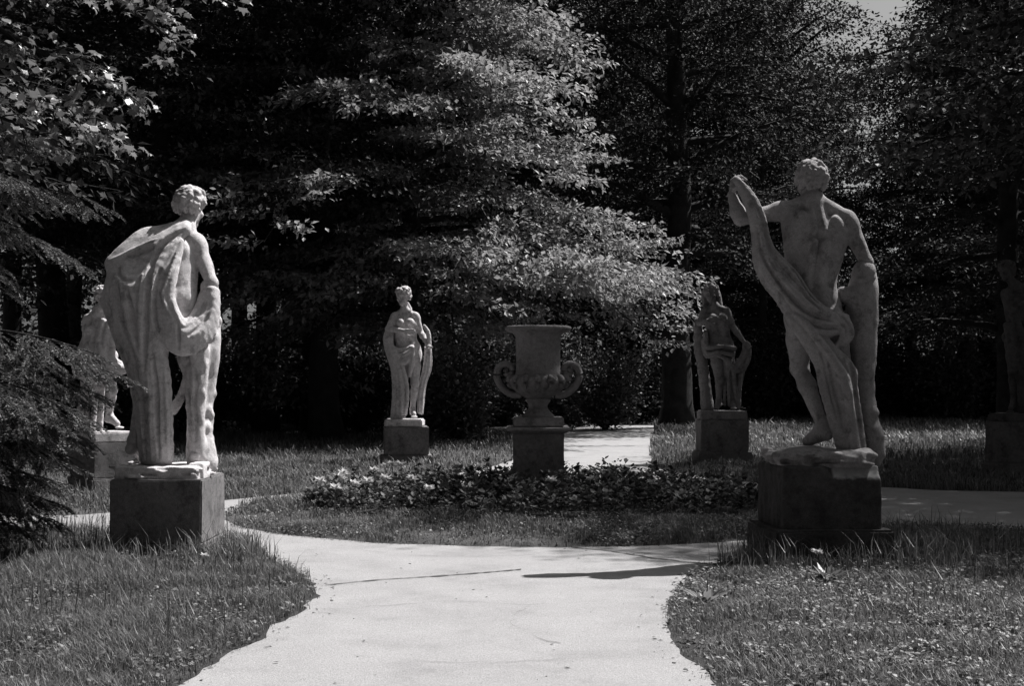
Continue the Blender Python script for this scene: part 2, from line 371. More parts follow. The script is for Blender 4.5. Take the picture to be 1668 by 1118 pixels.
def body(S, J, s, fwd, female=False):
    J = {k_: np.asarray(v, float) for k_, v in J.items()}
    fwd = unit(fwd); sa, sb = J['sa'], J['sb']; lat = unit(sb-sa); nk = J['neck']; ws = J['waist']; pv = J['pelvis']
    up = unit(nk-pv); f2 = unit(fwd-up*np.dot(fwd, up)); sm = (sa+sb)/2
    g = 0.88 if female else 1.0
    ch = sm-up*.13*s
    # pelvis, abdomen and rib cage
    ha, hb = J['ha'], J['hb']
    S.cone(ha, hb, .10*s, .10*s, .05); S.ell(pv+up*.03*s, np.array([.155 if not female else .165, .11, .13])*s, np.array([lat, f2, up]), .05)
    for q in (-1, 1):
        S.cone(ws+lat*q*.062*s, ch+lat*q*.075*s, .088*s*g, .108*s*g, .035)
        S.cone(pv+lat*q*.07*s+up*.04*s, ws+lat*q*.06*s, .10*s*g, .09*s*g, .04)
        S.ball((ha if q < 0 else hb)-f2*.05*s-up*.02*s, .092*s, .03)
        x = sa if q < 0 else sb
        S.cone(x-up*.09*s-lat*q*.045*s, ws+lat*q*.085*s, .075*s*g, .058*s*g, .04)
        S.cone(nk+up*.02*s, x-lat*q*.03*s+up*.005*s, .048*s*g, .055*s*g, .045)
        if not female:
            S.ell(ch-f2*.074*s+lat*q*.092*s+up*.03*s, np.array([.07, .028, .08])*s, np.array([lat, f2, up]), .035)
            S.cone(ch-f2*.105*s+lat*q*.035*s-up*.06*s, ws-f2*.085*s+lat*q*.034*s-up*.04*s, .026*s, .034*s, .025)
            S.cone(nk-f2*.03*s-up*.02*s+lat*q*.015*s, ch-f2*.10*s+lat*q*.03*s+up*.02*s, .03*s, .026*s, .03)
            S.cone(x-f2*.02*s-up*.10*s-lat*q*.03*s, x-f2*.065*s-up*.02*s-lat*q*.09*s, .02*s, .022*s, .04)
            S.ell(ch+f2*.085*s+lat*q*.075*s+up*.02*s, np.array([.085, .04, .065])*s, np.array([lat, f2, up]), .025)
        else:
            S.ball(ch+f2*.085*s+lat*q*.068*s+up*.035*s, .058*s, .02)
    S.cone(ch+up*.08*s+lat*.0, nk, .085*s*g, .06*s*g, .04)
    S.cone(nk-up*.02*s, J['head']-up*.03*s, .058*s*g, .052*s*g, .03)
    head(S, J['head'], J.get('look', fwd), J['head']-nk if 'tilt' in J else up*.6+np.array([0, 0, .4]), s)
    for q in 'ab':
        e, wr = J['e'+q], J['w'+q]; sh = J['s'+q]; lat_q = lat*(-1 if q == 'a' else 1)
        ad = unit(e-sh)
        S.ell(sh+ad*.035*s, np.array([.064, .064, .085])*s*g, np.array([np.cross(ad, f2)/np.linalg.norm(np.cross(ad, f2)+1e-6), unit(np.cross(np.cross(ad, f2), ad)), ad]), .03)
        S.cone(sh, e, .052*s*g, .040*s*g, .03); S.ell(sh+(e-sh)*.52+f2*.012*s, np.array([.045, .045, .1])*s*g, np.array([unit(np.cross(ad, [.3, .5, .1])), unit(np.cross(ad, np.cross(ad, [.3, .5, .1]))), ad]), .03)
        m_ = e+(wr-e)*.28
        S.cone(e, m_, .041*s*g, .046*s*g, .025); S.cone(m_, wr, .046*s*g, .029*s*g, .03)
        hd = J.get('hd'+q, wr-e); hn = J.get('hn'+q, -np.cross(lat, unit(wr-e))+1e-3)
        hand(S, wr, hd, hn, s*g*1.05, float(J.get('curl'+q, 0.5)), -1 if q == 'a' else 1)
        h, kn, an, to = J['h'+q], J['k'+q], J['n'+q], J['t'+q]
        ld = unit(kn-h)
        S.cone(h, h+(kn-h)*.45, .088*s*(1.03 if female else 1), .083*s, .04); S.cone(h+(kn-h)*.45, kn, .083*s, .056*s, .03)
        S.ball(kn+f2*.012*s, .054*s, .03)
        m_ = kn+(an-kn)*.3-f2*.018*s
        S.cone(kn, m_, .05*s, .056*s*g, .03); S.cone(m_, an, .056*s*g, .035*s, .03); S.ball(an, .038*s, .02)
        foot(S, an, to, s)
    S.chain_sub([nk-up*.05*s-f2*.085*s, ch-f2*.135*s, ws-f2*.128*s, pv+up*.05*s-f2*.125*s], .014*s, .022)      # spine furrow

def slab(x0, x1, y0, y1, z0, z1, bev=0.015, seed=0, rough=0.006, cuts=5, chip=None):
    """weathered stone block with bevelled and slightly uneven edges"""
    import bmesh
    bm = bmesh.new(); bmesh.ops.create_cube(bm, size=1)
    for v in bm.verts: v.co = ((x0+x1)/2+v.co.x*(x1-x0), (y0+y1)/2+v.co.y*(y1-y0), (z0+z1)/2+v.co.z*(z1-z0))
    bmesh.ops.bevel(bm, geom=bm.edges[:], offset=bev, segments=2, affect='EDGES')
    big = [e for e in bm.edges if e.calc_length() > 0.1]
    bmesh.ops.subdivide_edges(bm, edges=big, cuts=cuts*2, use_grid_fill=True)
    for v in bm.verts:
        p = v.co*3.1+Vector((seed*7.3, seed*1.7, 0)); q = v.co*11+Vector((seed, 3, 0))
        v.co += Vector((noise.noise(p), noise.noise(p+Vector((9, 0, 0))), noise.noise(p+Vector((0, 9, 0)))*.5))*rough + Vector((noise.noise(q), noise.noise(q+Vector((5, 0, 0))), 0))*rough*.5
        if chip: chip(v)
    for f_ in bm.faces: f_.smooth = True
    me = bpy.data.meshes.new('block'); bm.to_mesh(me); bm.free()
    try:
        me.set_sharp_from_angle(angle=math.radians(40))
    except Exception: pass
    return me

# ------------------------------------------------------------------ ground, paths
LEFT = [(-1.7, -4), (-1.58, 5), (-1.5, 6.51), (-1.43, 7.13), (-1.345, 7.91), (-1.28, 8.89), (-1.31, 9.6), (-1.46, 10.1), (-1.82, 11.0), (-2.2, 12.1), (-2.45, 12.75), (-3.0, 13.0), (-3.8, 13.05), (-5.2, 13.1), (-10, 13.3)]
LEFT2 = [(-10, 14.8), (-5.2, 14.6), (-4.2, 15.0), (-3.6, 16.1), (-3.3, 16.6), (-2.55, 17.7), (-1.5, 19.4), (-.9, 21), (-.35, 23), (-.05, 24.6), (0.65, 30), (1.3, 36.9), (2.2, 44)]
RIGHT2 = [(4.4, 44), (3.5, 35.2), (2.43, 24.9), (2.4, 22), (3.0, 19.9), (4.0, 18.7), (4.85, 18.5), (6.4, 17.7), (14, 16.2)]
RIGHT = [(14, 11.6), (4.83, 13.3), (3.9, 13.75), (3.3, 13.3), (2.75, 12.5), (2.14, 11.8), (1.77, 11.2), (1.38, 10.46), (1.136, 9.54), (.95, 8.77), (.886, 7.72), (.915, 6.51), (1.05, 5), (1.3, -4)]
rngp = np.random.RandomState(3)
def wob(line, amp):
    q = catmull(np.array(line, float), len(line)*9)
    n = np.array([noise.noise(Vector((p[0]*2.3, p[1]*2.3, 1.7)))+.5*noise.noise(Vector((p[0]*8, p[1]*8, 4.0))) for p in q])
    n2 = np.array([noise.noise(Vector((p[0]*2.3, p[1]*2.3, 11.7)))+.5*noise.noise(Vector((p[0]*8, p[1]*8, 14.0))) for p in q])
    return q+np.stack([n, n2], 1)*amp
POLY = np.concatenate([wob(LEFT, .07), wob(LEFT2, .07), wob(RIGHT2, .07), wob(RIGHT, .07)])
IC = np.array([0.3, 15.1]); IR = 3.25
ang = np.linspace(0, 2*PI, 140, endpoint=False)
ISL = np.stack([IC[0]+np.cos(ang)*IR*(1-.02*np.cos(ang)), IC[1]+np.sin(ang)*IR*np.where(np.sin(ang) > 0, .98, 1)], 1)
ISL += np.array([[noise.noise(Vector((p[0]*2.5, p[1]*2.5, 3)))*.05]*2 for p in ISL])
def inside(poly, x, y):
    r = np.zeros(len(x), bool); x1, y1 = poly[:, 0], poly[:, 1]; x2, y2 = np.roll(x1, -1), np.roll(y1, -1)
    for a, b, c, d in zip(x1, y1, x2, y2):
        if b == d: continue
        m_ = ((b > y) != (d > y)) & (x < (c-a)*(y-b)/(d-b)+a); r ^= m_
    return r
def on_path(x, y): return inside(POLY, x, y) & ~inside(ISL, x, y)

def sheet(poly, z):
    import bmesh
    bm = bmesh.new(); vs_ = [bm.verts.new((p[0], p[1], z)) for p in poly]
    f_ = bm.faces.new(vs_); f_.normal_update()
    if f_.normal.z < 0: f_.normal_flip()
    bmesh.ops.triangulate(bm, faces=[f_])
    me = bpy.data.meshes.new('sheet'); bm.to_mesh(me); bm.free(); return me
G = 900.0
tag(obj('ground', mesh_np('ground', [(-G, -G, 0), (G, -G, 0), (G, G, 0), (-G, G, 0)], [0, 1, 2, 3], [4]), M_TURF), kind='structure')
tag(obj('path', sheet(POLY, 0.006), M_PATH), kind='structure')
cen = POLY; tg = np.roll(cen, -1, 0)-np.roll(cen, 1, 0); tg /= np.linalg.norm(tg, axis=1)[:, None]+1e-9
sg = 1.0 if np.sum(cen[:, 0]*np.roll(cen[:, 1], -1)-np.roll(cen[:, 0], -1)*cen[:, 1]) > 0 else -1.0
wv = np.array([.06+.11*abs(noise.noise(Vector((p[0]*1.7, p[1]*1.7, 6))))+.05*noise.noise(Vector((p[0]*7, p[1]*7, 6))) for p in cen])
VERGE = cen+np.stack([tg[:, 1], -tg[:, 0]], 1)*sg*wv[:, None]
mb = MB(); k = len(cen); i = np.arange(k); i2 = (i+1) % k
mb.add_np(np.concatenate([np.column_stack([cen-np.stack([tg[:, 1], -tg[:, 0]], 1)*sg*.03, np.full(k, .003)]), np.column_stack([VERGE, np.full(k, .003)])]), np.stack([i, i2, i2+k, i+k], 1))
me = mb.mesh('verge')
tag(obj('verge', me, M_SOIL), kind='structure')
# island of turf, domed towards the flower bed
BC = np.array([0.32, 15.3]); BRX, BRY = 2.5, 2.1
def isl_h(x, y):
    r = np.hypot((x-IC[0]), (y-IC[1]))/IR
    return 0.012+0.20*np.clip(1-r, 0, 1)**0.8
mb = MB(); nr = 14; rings = []
for i in range(nr+1):
    t = 1-i/nr; p = IC+(ISL-IC)*max(t, 0.002); rings.append(np.column_stack([p, isl_h(p[:, 0], p[:, 1]) if i else np.full(len(p), .002)]))
V = np.concatenate(rings); k = len(ISL); ii = np.arange(nr)[:, None]*k; jj = np.arange(k)[None, :]; j2 = (jj+1) % k
mb.add_np(V, np.stack([ii+jj, ii+j2, ii+k+j2, ii+k+jj], -1).reshape(-1, 4))
tag(obj('turf_island', mb.mesh('turf_island'), M_TURF), kind='structure')
# grass-grown joints where the ring path meets the avenue
mb = MB()
for line, wd in (([gnd(528, 956), gnd(620, 947), gnd(700, 942), gnd(770, 937), gnd(850, 930)], .02), ([gnd(930, 893), gnd(1000, 901), gnd(1070, 912), gnd(1150, 921)], .03)):
    q = catmull(np.array(line), 60); q += np.array([[noise.noise(Vector((p[0]*6, p[1]*6, 8)))*.03]*2 for p in q])
    wv = wd*(.35+np.array([abs(noise.noise(Vector((p[0]*9, p[1]*4, 2)))) for p in q])*1.8)
    a = np.column_stack([q[:, 0], q[:, 1]-wv, np.full(60, .0105)]); b = np.column_stack([q[:, 0], q[:, 1]+wv, np.full(60, .0105)])
    v = np.concatenate([a, b]); i = np.arange(59); mb.add_np(v, np.stack([i, i+1, i+61, i+60], 1))
for line in ([(-.9, 8.7), (-.35, 8.95), (.1, 8.8), (.6, 9.0)], [(.1, 8.8), (.0, 8.1), (.25, 7.5)], [(-1.2, 11.6), (-.5, 11.2), (.2, 11.35)], [(-.8, 7.2), (-.2, 7.0), (.5, 7.15)]):
    q = catmull(np.array(line), 70); q += np.array([[noise.noise(Vector((p[0]*9, p[1]*9, 8)))*.035, noise.noise(Vector((p[0]*9, p[1]*9, 18)))*.035] for p in q])
    wv = .0035*(np.array([max(0, noise.noise(Vector((p[0]*3, p[1]*3, 2)))+.25) for p in q])*2.2+.15)
    a = np.column_stack([q[:, 0], q[:, 1]-wv, np.full(70, .0105)]); b = np.column_stack([q[:, 0], q[:, 1]+wv, np.full(70, .0105)])
    v = np.concatenate([a, b]); i = np.arange(69); mb.add_np(v, np.stack([i, i+1, i+71, i+70], 1))
tag(obj('path_joint', mb.mesh('path_joint'), M_JOINT), kind='structure')

# ------------------------------------------------------------------ pedestals
def pedestal(label, x, y, rot, wx, wy, top, foot_h, foot_out, seed, chip=None, sink=0.05, mat=None):
    t = thing('pedestal', label, 'pedestal', (x, y, 0), rot, 'pedestals of the garden statues')
    if chip:
        S = Sculpt(.0115); S.box((0, 0, (foot_h+top)/2-.1), (wx/2, wy/2, (top-foot_h)/2+.1), .012)
        for x0, x1, yy, zz, rr in ((.06, .45, -.50, .80, .19), (.16, .45, -.47, .79, .16), (.0, .1, -.49, .79, .12)):
            S.cone((x0, yy, zz), (x1, yy, zz), rr, rr, .015, True)
        S.groove([(-.05, -.41, .72), (.0, -.405, .66), (-.02, -.41, .6), (-.01, -.41, .5)], .008, .008)
        obj('shaft', S.mesh('shaft', .004, 7), M_BROKEN, t)
    else: obj('shaft', slab(-wx/2, wx/2, -wy/2, wy/2, foot_h, top, .012, seed, .005, 6), mat or M_BLOCK, t)
    obj('plinth', slab(-wx/2-foot_out, wx/2+foot_out, -wy/2-foot_out, wy/2+foot_out, -sink, foot_h, .02, seed+3, .012, 6), mat or M_BLOCK, t)
    return t
AX, AY, AZ = -2.845, 11.81, 0.606
BX, BY, BZ = 2.44, 11.35, 0.738
CX, CY, CZ = -1.79, 24.0, 0.626
DX, DY, DZ = 3.57, 24.2, 0.735
EX, EY, EZ = -5.08, 17.75, 0.634
FX, FY, FZ = 7.40, 20.9, 0.80
pedestal('broad dark pedestal under the cloaked man in front on the left', AX, AY, 0, .735, .92, AZ, .09, .05, 1)
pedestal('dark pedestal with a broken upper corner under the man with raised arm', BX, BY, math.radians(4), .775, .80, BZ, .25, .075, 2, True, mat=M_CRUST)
pedestal('small pedestal with sunlit right face under the woman left of the urn', CX, CY, math.radians(6), .74, .74, CZ, .15, .06, 3)
pedestal('shaded grey pedestal under the woman right of the urn', DX, DY, 0, .80, .74, DZ, .20, .05, 4)
pedestal('pedestal turned corner on, half behind the left spruce', EX, EY, math.radians(44), .64, .64, EZ, .20, .03, 5)
pedestal('dark pedestal cut by the right edge of the picture', FX, FY, math.radians(-30), .72, .72, FZ, .2, .05, 6)

# ------------------------------------------------------------------ statues
def frame(x0, y0, z0, ox=0, oy=0, sc=1.0):
    def P(x, y, dy=0.0):
        p = pix(ox+x/sc, oy+y/sc, y0+dy); return np.array([p[0]-x0, dy, p[2]-z0])
    return P
GRP = 'stone statues round the flower bed'

# --- cloaked man seen from behind (front left)
t = thing('statue', 'cloaked stone man seen from behind, bare right arm, nearest on the left', 'statue', (AX, AY, AZ), 0, GRP)
P = frame(AX, AY, AZ, 80, 290, 3.494); S1 = 1.27
J = dict(head=P(802, 172, .34), neck=P(775, 285, .25), sa=P(545, 350, .22), sb=P(838, 362, .20), waist=P(705, 700, .02), pelvis=P(690, 850, 0),
         ha=P(625, 880, 0), hb=P(785, 880, 0), ea=P(400, 500, .16), wa=P(430, 640, .42), eb=P(925, 600, .05), wb=P(905, 700, .28),
         ka=P(565, 1180, .10), na=P(480, 1500, .02), ta=P(530, 1608, .14), kb=P(835, 1200, .04), nb=P(845, 1540, -.02), tb=P(890, 1612, .16), look=np.array([.35, 1, 0]), curla=.8, curlb=.9)
S = Sculpt(.0085); body(S, J, S1, (0.2, 1, 0)); obj('body', S.mesh('body', .0015), M_STATUE, t)
S = Sculpt(.007); curls(S, J['head'], (.35, 1, 0), (0.05, 0, 1), S1*1.08, 210, 4, r=.017); obj('hair', S.mesh('hair'), M_HAIR, t)
S = Sculpt(.0080)
S.drape([[P(770, 300, .10), P(640, 380, .0), P(520, 450, -.03), P(420, 490, -.04), P(355, 492, -.01)],
         [P(772, 268, .20), P(650, 300, .16), P(545, 318, .14), P(480, 365, .08), P(400, 440, .03)]], 7, .043, 14, .03, 2, .1, .0)
S.drape([[P(352, 485, 0), P(368, 540, -.02), P(352, 600, -.02), P(334, 690, 0), P(383, 830, -.02), P(430, 960, -.02), P(475, 1100, -.02), P(520, 1350, -.02), P(545, 1600, 0)],
         [P(450, 455, .05), P(440, 540, -.06), P(430, 640, -.14), P(440, 760, -.16), P(470, 900, -.17), P(505, 1050, -.16), P(535, 1200, -.15), P(555, 1400, -.14), P(570, 1600, -.12)],
         [P(560, 415, .06), P(540, 520, -.05), P(520, 640, -.15), P(515, 780, -.19), P(530, 920, -.2), P(560, 1080, -.2), P(590, 1250, -.18), P(610, 1420, -.18), P(620, 1600, -.16)],
         [P(720, 320, .08), P(660, 450, -.05), P(605, 560, -.14), P(585, 700, -.19), P(605, 880, -.2), P(645, 1050, -.18), P(665, 1200, -.16), P(672, 1400, -.15), P(680, 1600, -.14)]], 15, .046, 22, .03, 5, .1, .002)
S.drape([[P(748, 365, .03), P(712, 540, -.12), P(688, 640, -.17), P(706, 740, -.2), P(752, 825, -.18), P(800, 815, -.12), P(850, 735, -.02), P(885, 645, .03)],
         [P(700, 420, -.03), P(660, 600, -.14), P(655, 740, -.2), P(690, 860, -.22), P(760, 905, -.21), P(845, 870, -.14), P(910, 760, -.04), P(920, 640, .0)],
         [P(650, 480, -.08), P(615, 690, -.18), P(638, 870, -.21), P(690, 955, -.2), P(765, 990, -.18), P(860, 950, -.12), P(935, 850, -.02), P(945, 655, .05)]], 9, .036, 24, .02, 7, .1, .003)
S.drape([[P(800, 980, -.1), P(795, 1100, -.08), P(780, 1150, -.04), P(750, 1250, .02), P(705, 1330, .06)], [P(850, 960, -.1), P(850, 1080, -.08), P(800, 1130, 0), P(760, 1230, .06), P(712, 1310, .1)]], 3, .03, 10, .014, 3)
S.cone(P(905, 622, .05), P(912, 650, .05), .066, .07, .006)
X = lambda *p: [P(a, b) for a, b in p]
S.crease(X((768, 285), (700, 335), (640, 400), (606, 500), (600, 620), (600, 760), (594, 900), (584, 1100)), .03, .030)
S.crease(X((430, 455), (500, 432), (565, 412), (605, 395)), .034, .024)
S.crease(X((400, 560), (418, 680), (468, 850), (520, 1030), (545, 1200)), .034, .026)
S.crease(X((480, 640), (505, 740), (535, 860), (560, 1010)), .024, .018)
S.crease(X((660, 520), (640, 640), (640, 780), (665, 880)), .02, .014)
S.crease(X((772, 838), (778, 900), (774, 985)), .014, .014)
S.crease(X((840, 800), (880, 760), (905, 700)), .018, .012); S.crease(X((830, 900), (885, 850), (925, 770)), .018, .012)
S.crease(X((545, 1090), (562, 1250), (574, 1420), (580, 1595)), .024, .022); S.crease(X((632, 1000), (650, 1200), (655, 1400), (662, 1595)), .022, .02); S.crease(X((455, 1030), (505, 1230), (535, 1400), (552, 1590)), .02, .016)
S.crease(X((420, 500), (410, 540), (440, 580), (500, 590)), .02, .012)
S.fold(X((345, 478), (420, 448), (500, 405), (570, 372), (620, 352)), .018, .016); S.fold(X((752, 362), (738, 440), (714, 545), (692, 625), (682, 668), (702, 735), (742, 812), (772, 835)), .017, .016, .006, 30)
S.fold(X((540, 455), (575, 445), (602, 425), (612, 398)), .014, .014); S.fold(X((296, 690), (345, 800), (402, 940), (470, 1095), (520, 1300)), .026, .018)
S.fold(X((365, 535), (430, 600), (465, 720), (500, 860), (540, 1000)), .022, .012); S.fold(X((560, 560), (556, 720), (565, 900), (560, 1060)), .022, .016); S.fold(X((625, 560), (615, 700), (628, 830), (680, 930), (755, 985)), .018, .012)
S.fold(X((735, 700), (760, 780), (800, 850), (850, 800)), .016, .010); S.fold(X((600, 1100), (612, 1250), (618, 1420), (622, 1600)), .022, .014); S.fold(X((690, 1040), (698, 1250), (704, 1420), (706, 1600)), .018, .014)
S.fold(X((725, 400), (700, 470), (668, 540)), .012, .008); S.fold(X((380, 620), (372, 700), (410, 830)), .016, .010)
obj('cloak', S.mesh('cloak', .0012, 2), M_STATUE, t)
S = Sculpt(.012); rng = np.random.RandomState(8)
S.chain([P(862, 960, -.06), P(845, 1080, -.05), P(835, 1200, -.03), P(835, 1330, -.03), P(838, 1460, -.03), P(852, 1580, -.02)], [.06, .08, .08, .07, .06, .065], .03, 14)
foot(S, P(845, 1545, -.02), P(905, 1605, .10), S1)
for bx_, by_, bd_, br_ in ((868, 1060, -.09, .045), (838, 1150, -.11, .05), (866, 1235, -.07, .04), (826, 1300, -.08, .045), (860, 1380, -.05, .035), (832, 1440, -.07, .04), (880, 990, -.06, .05)):
    S.ell(P(bx_, by_, bd_), (br_, br_*.7, br_*1.5), None, .015)
for pts_ in (((845, 1090), (858, 1180), (842, 1270), (850, 1380), (846, 1500)), ((812, 1100), (806, 1250), (815, 1400))):
    S.crease([P(a_, b_) for a_, b_ in pts_], .018, .018)
tp = [P(905, 720, .12), P(900, 860, .1), P(888, 1000, .08), P(880, 1130, .1), P(862, 1300, .1), P(855, 1450, .1), P(872, 1620, .08)]
S.chain(tp, [.085, .10, .115, .10, .095, .095, .13], .04, 14)
for i in range(26):
    q = catmull(np.array(tp), 100)[rng.randint(5, 98)]; a = rng.rand()*6.28
    S.ball(q+np.array([math.cos(a)*.085, math.sin(a)*.085, 0]), .025+.025*rng.rand(), .03)
obj('tree_stump', S.mesh('tree_stump', .002), M_STATUE, t)
S = Sculpt(.0115); S.box((-.015, -.03, .040), (.335, .37, .058), .014); S.box((.29, -.16, .05), (.06, .15, .075), .02)
S.box((-.30, -.30, .05), (.05, .09, .048), .02); 
rr_ = np.random.RandomState(45)
for i_ in range(36):
    a_ = rr_.rand()*2*PI; q_ = np.clip(np.array([math.cos(a_)*.5, math.sin(a_)*.55]), (-.35, -.40), (.32, .34))
    S.ell((q_[0], q_[1], .01+.09*rr_.rand()), np.array([.03+.05*rr_.rand(), .02+.03*rr_.rand(), .012+.02*rr_.rand()]), None, .008, i_ % 3 > 0)
obj('base', S.mesh('base', .004, 3), M_STATUE, t)

# --- man with raised arm seen from behind (front right)
t = thing('statue', 'bare-backed stone man raising his left arm to hold a long cloth', 'statue', (BX, BY, BZ), 0, GRP)
P = frame(BX, BY, BZ, 1160, 250, 3.494); Q = frame(BX, BY, BZ, 1160, 550, 3.022); S1 = 1.27
J = dict(head=P(562, 168, .04), neck=P(575, 275, .0), sa=P(420, 322, .0), sb=P(765, 372, .0), waist=P(560, 730, 0), pelvis=P(575, 890, 0),
         ha=P(500, 930, 0), hb=P(655, 930, 0), ea=P(160, 375, -.02), wa=P(112, 235, .02), eb=P(878, 620, -.03), wb=P(800, 800, .12),
         ka=Q(430, 150, .06), na=Q(545, 440, -.04), ta=Q(440, 545, .10), kb=Q(655, 200, .05), nb=Q(690, 500, .0), tb=Q(690, 580, .2), look=np.array([-.15, 1, .0]),
         curla=1.0, hda=np.array([.12, .05, 1.0]), hna=np.array([1, .2, -.1]), curlb=.7, hdb=np.array([-.8, .2, -.2]))
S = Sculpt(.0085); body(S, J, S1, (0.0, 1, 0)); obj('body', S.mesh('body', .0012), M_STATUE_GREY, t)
S = Sculpt(.007); curls(S, J['head'], (-.15, 1, 0), (0, 0, 1), S1*1.06, 200, 9, r=.017); obj('hair', S.mesh('hair'), M_STATUE_GREY, t)
S = Sculpt(.0085)
S.drape([[P(138, 148, -.03), P(222, 240, -.10), P(280, 370, -.11), P(306, 490, -.12), P(340, 570, -.13), P(455, 690, -.2), P(520, 795, -.22), P(590, 872, -.22), P(660, 908, -.2), P(755, 930, -.13)],
         [P(142, 156, -.02), P(216, 280, -.09), P(264, 430, -.11), P(280, 560, -.12), P(325, 660, -.15), P(410, 770, -.2), P(470, 865, -.21), P(560, 930, -.23), P(660, 965, -.22), P(770, 960, -.15)],
         [P(144, 162, 0), P(212, 320, -.07), P(240, 470, -.07), P(248, 620, -.07), P(295, 735, -.09), P(365, 820, -.12), P(430, 915, -.16), P(525, 985, -.2), P(640, 1030, -.2), P(755, 1000, -.14)]], 10, .026, 26, .012, 11, .15, .004)
S.drape([[P(440, 930, -.16), P(490, 1010, -.17), Q(520, 130, -.16), Q(545, 240, -.15), Q(590, 400, -.14), Q(640, 570, -.12)],
         [P(450, 925, -.18), P(530, 1010, -.20), Q(610, 185, -.20), Q(632, 260, -.19), Q(655, 400, -.17), Q(695, 575, -.14)],
         [P(600, 990, -.2), P(660, 1080, -.2), Q(690, 150, -.17), Q(700, 240, -.16), Q(722, 400, -.14), Q(745, 590, -.1)]], 9, .031, 20, .012, 13, .15, .004)
X = lambda *p: [P(u_, v_) for u_, v_ in p]; Y = lambda *p: [Q(u_, v_) for u_, v_ in p]
S.fold(X((150, 155), (224, 245), (278, 365), (306, 490), (342, 570), (455, 692), (520, 797), (590, 872), (660, 907), (752, 930)), .016, .018, .006, 40)
S.fold(X((226, 310), (258, 450), (285, 590), (370, 725), (452, 815), (510, 868), (575, 905), (680, 935)), .02, .026, .006, 32)
S.fold(X((245, 560), (290, 690), (370, 800), (450, 895), (540, 955), (650, 985), (750, 965)), .018, .014, .006, 32)
S.crease(X((210, 260), (262, 380), (292, 500), (330, 600), (440, 735), (510, 835), (590, 905), (700, 935)), .016, .013, .005, 36)
S.crease(X((238, 420), (268, 580), (340, 720), (430, 840), (520, 925), (640, 965)), .018, .016, .005, 32)
S.crease(X((470, 960), (560, 1000), (650, 1000), (745, 975)), .018, .014, .005)
S.fold(X((440, 932), (530, 1005), (610, 1028), (690, 1018), (755, 988)), .026, .03, .006)
S.fold([P(448, 928), P(530, 1015), Q(600, 165), Q(626, 225), Q(640, 290), Q(662, 400), Q(702, 575)], .036, .05, .008, 30)
S.fold(Y((570, 190), (612, 215), (640, 285), (652, 370)), .026, .014, .01)
S.fold(Y((650, 60), (690, 140), (706, 230), (728, 380), (752, 590)), .026, .034, .006, 26)
S.crease(Y((545, 130), (575, 260), (610, 400), (650, 560)), .026, .022, .006, 26); S.crease(Y((650, 120), (672, 240), (692, 400), (725, 590)), .024, .022, .006, 26)
S.crease(Y((505, 80), (545, 210), (575, 330), (605, 440)), .016, .012, .006, 20); S.fold(Y((520, 110), (556, 230), (590, 360), (622, 520)), .016, .012, .006, 24)
S.drape([[P(740, 925, -.15), P(785, 965, -.15), P(800, 1020, -.15), P(785, 1060, -.16), P(755, 1085, -.17)], [P(735, 945, -.17), P(765, 985, -.17), P(770, 1030, -.17), P(755, 1060, -.18), P(735, 1080, -.18)], [P(700, 975, -.2), P(735, 1010, -.2), P(735, 1045, -.19), P(715, 1085, -.18), P(705, 1110, -.18)]], 6, .021, 12, .006, 5, .4, .016)
S.cone(P(865, 672, -.03), P(862, 690, -.02), .092, .10, .008)
obj('cloth', S.mesh('cloth', .001, 2), M_STATUE_GREY, t)
S = Sculpt(.012); rng = np.random.RandomState(18)
tp = [P(872, 690, .02), P(855, 800, .02), P(855, 920, .04), P(860, 1040, .04), Q(748, 60, .04), Q(745, 210, .04), Q(765, 400, .04), Q(790, 500, .02), Q(785, 600, .02)]
S.chain(tp, [.085, .115, .115, .095, .09, .08, .075, .085, .085], .04, 18)
S.cone(P(752, 800, -.02), P(850, 840, 0), .06, .1, .03)
for i in range(26):
    q = catmull(np.array(tp), 100)[rng.randint(10, 98)]; a = rng.rand()*6.28
    S.ball(q+np.array([math.cos(a)*.07, math.sin(a)*.07, 0]), .022+.022*rng.rand(), .025)
obj('tree_stump', S.mesh('tree_stump', .002), M_STATUE_GREY, t)
S = Sculpt(.0115); S.box((-.005, 0, .035), (.36, .35, .055), .03); S.ell((-.12, -.06, .08), (.2, .22, .06), None, .05); S.ell((.2, -.12, .07), (.16, .2, .05), None, .05)

rr_ = np.random.RandomState(44)
for i_ in range(46):
    a_ = rr_.rand()*2*PI; q_ = np.array([math.cos(a_)*.36, math.sin(a_)*.345, .02+.075*rr_.rand()]); q_[:2] = np.clip(q_[:2]*1.35, (-.36, -.345), (.355, .345))
    S.ell(q_, np.array([.03+.05*rr_.rand(), .03+.04*rr_.rand(), .015+.02*rr_.rand()]), None, .01, i_ % 2 == 0)
S.ball((.33, -.22, .06), .07, .04); S.ball((.15, -.31, .05), .06, .04); S.ball((.27, -.3, .04), .06, .03)
obj('base', S.mesh('base', .006, 5), M_STATUE_GREY, t)

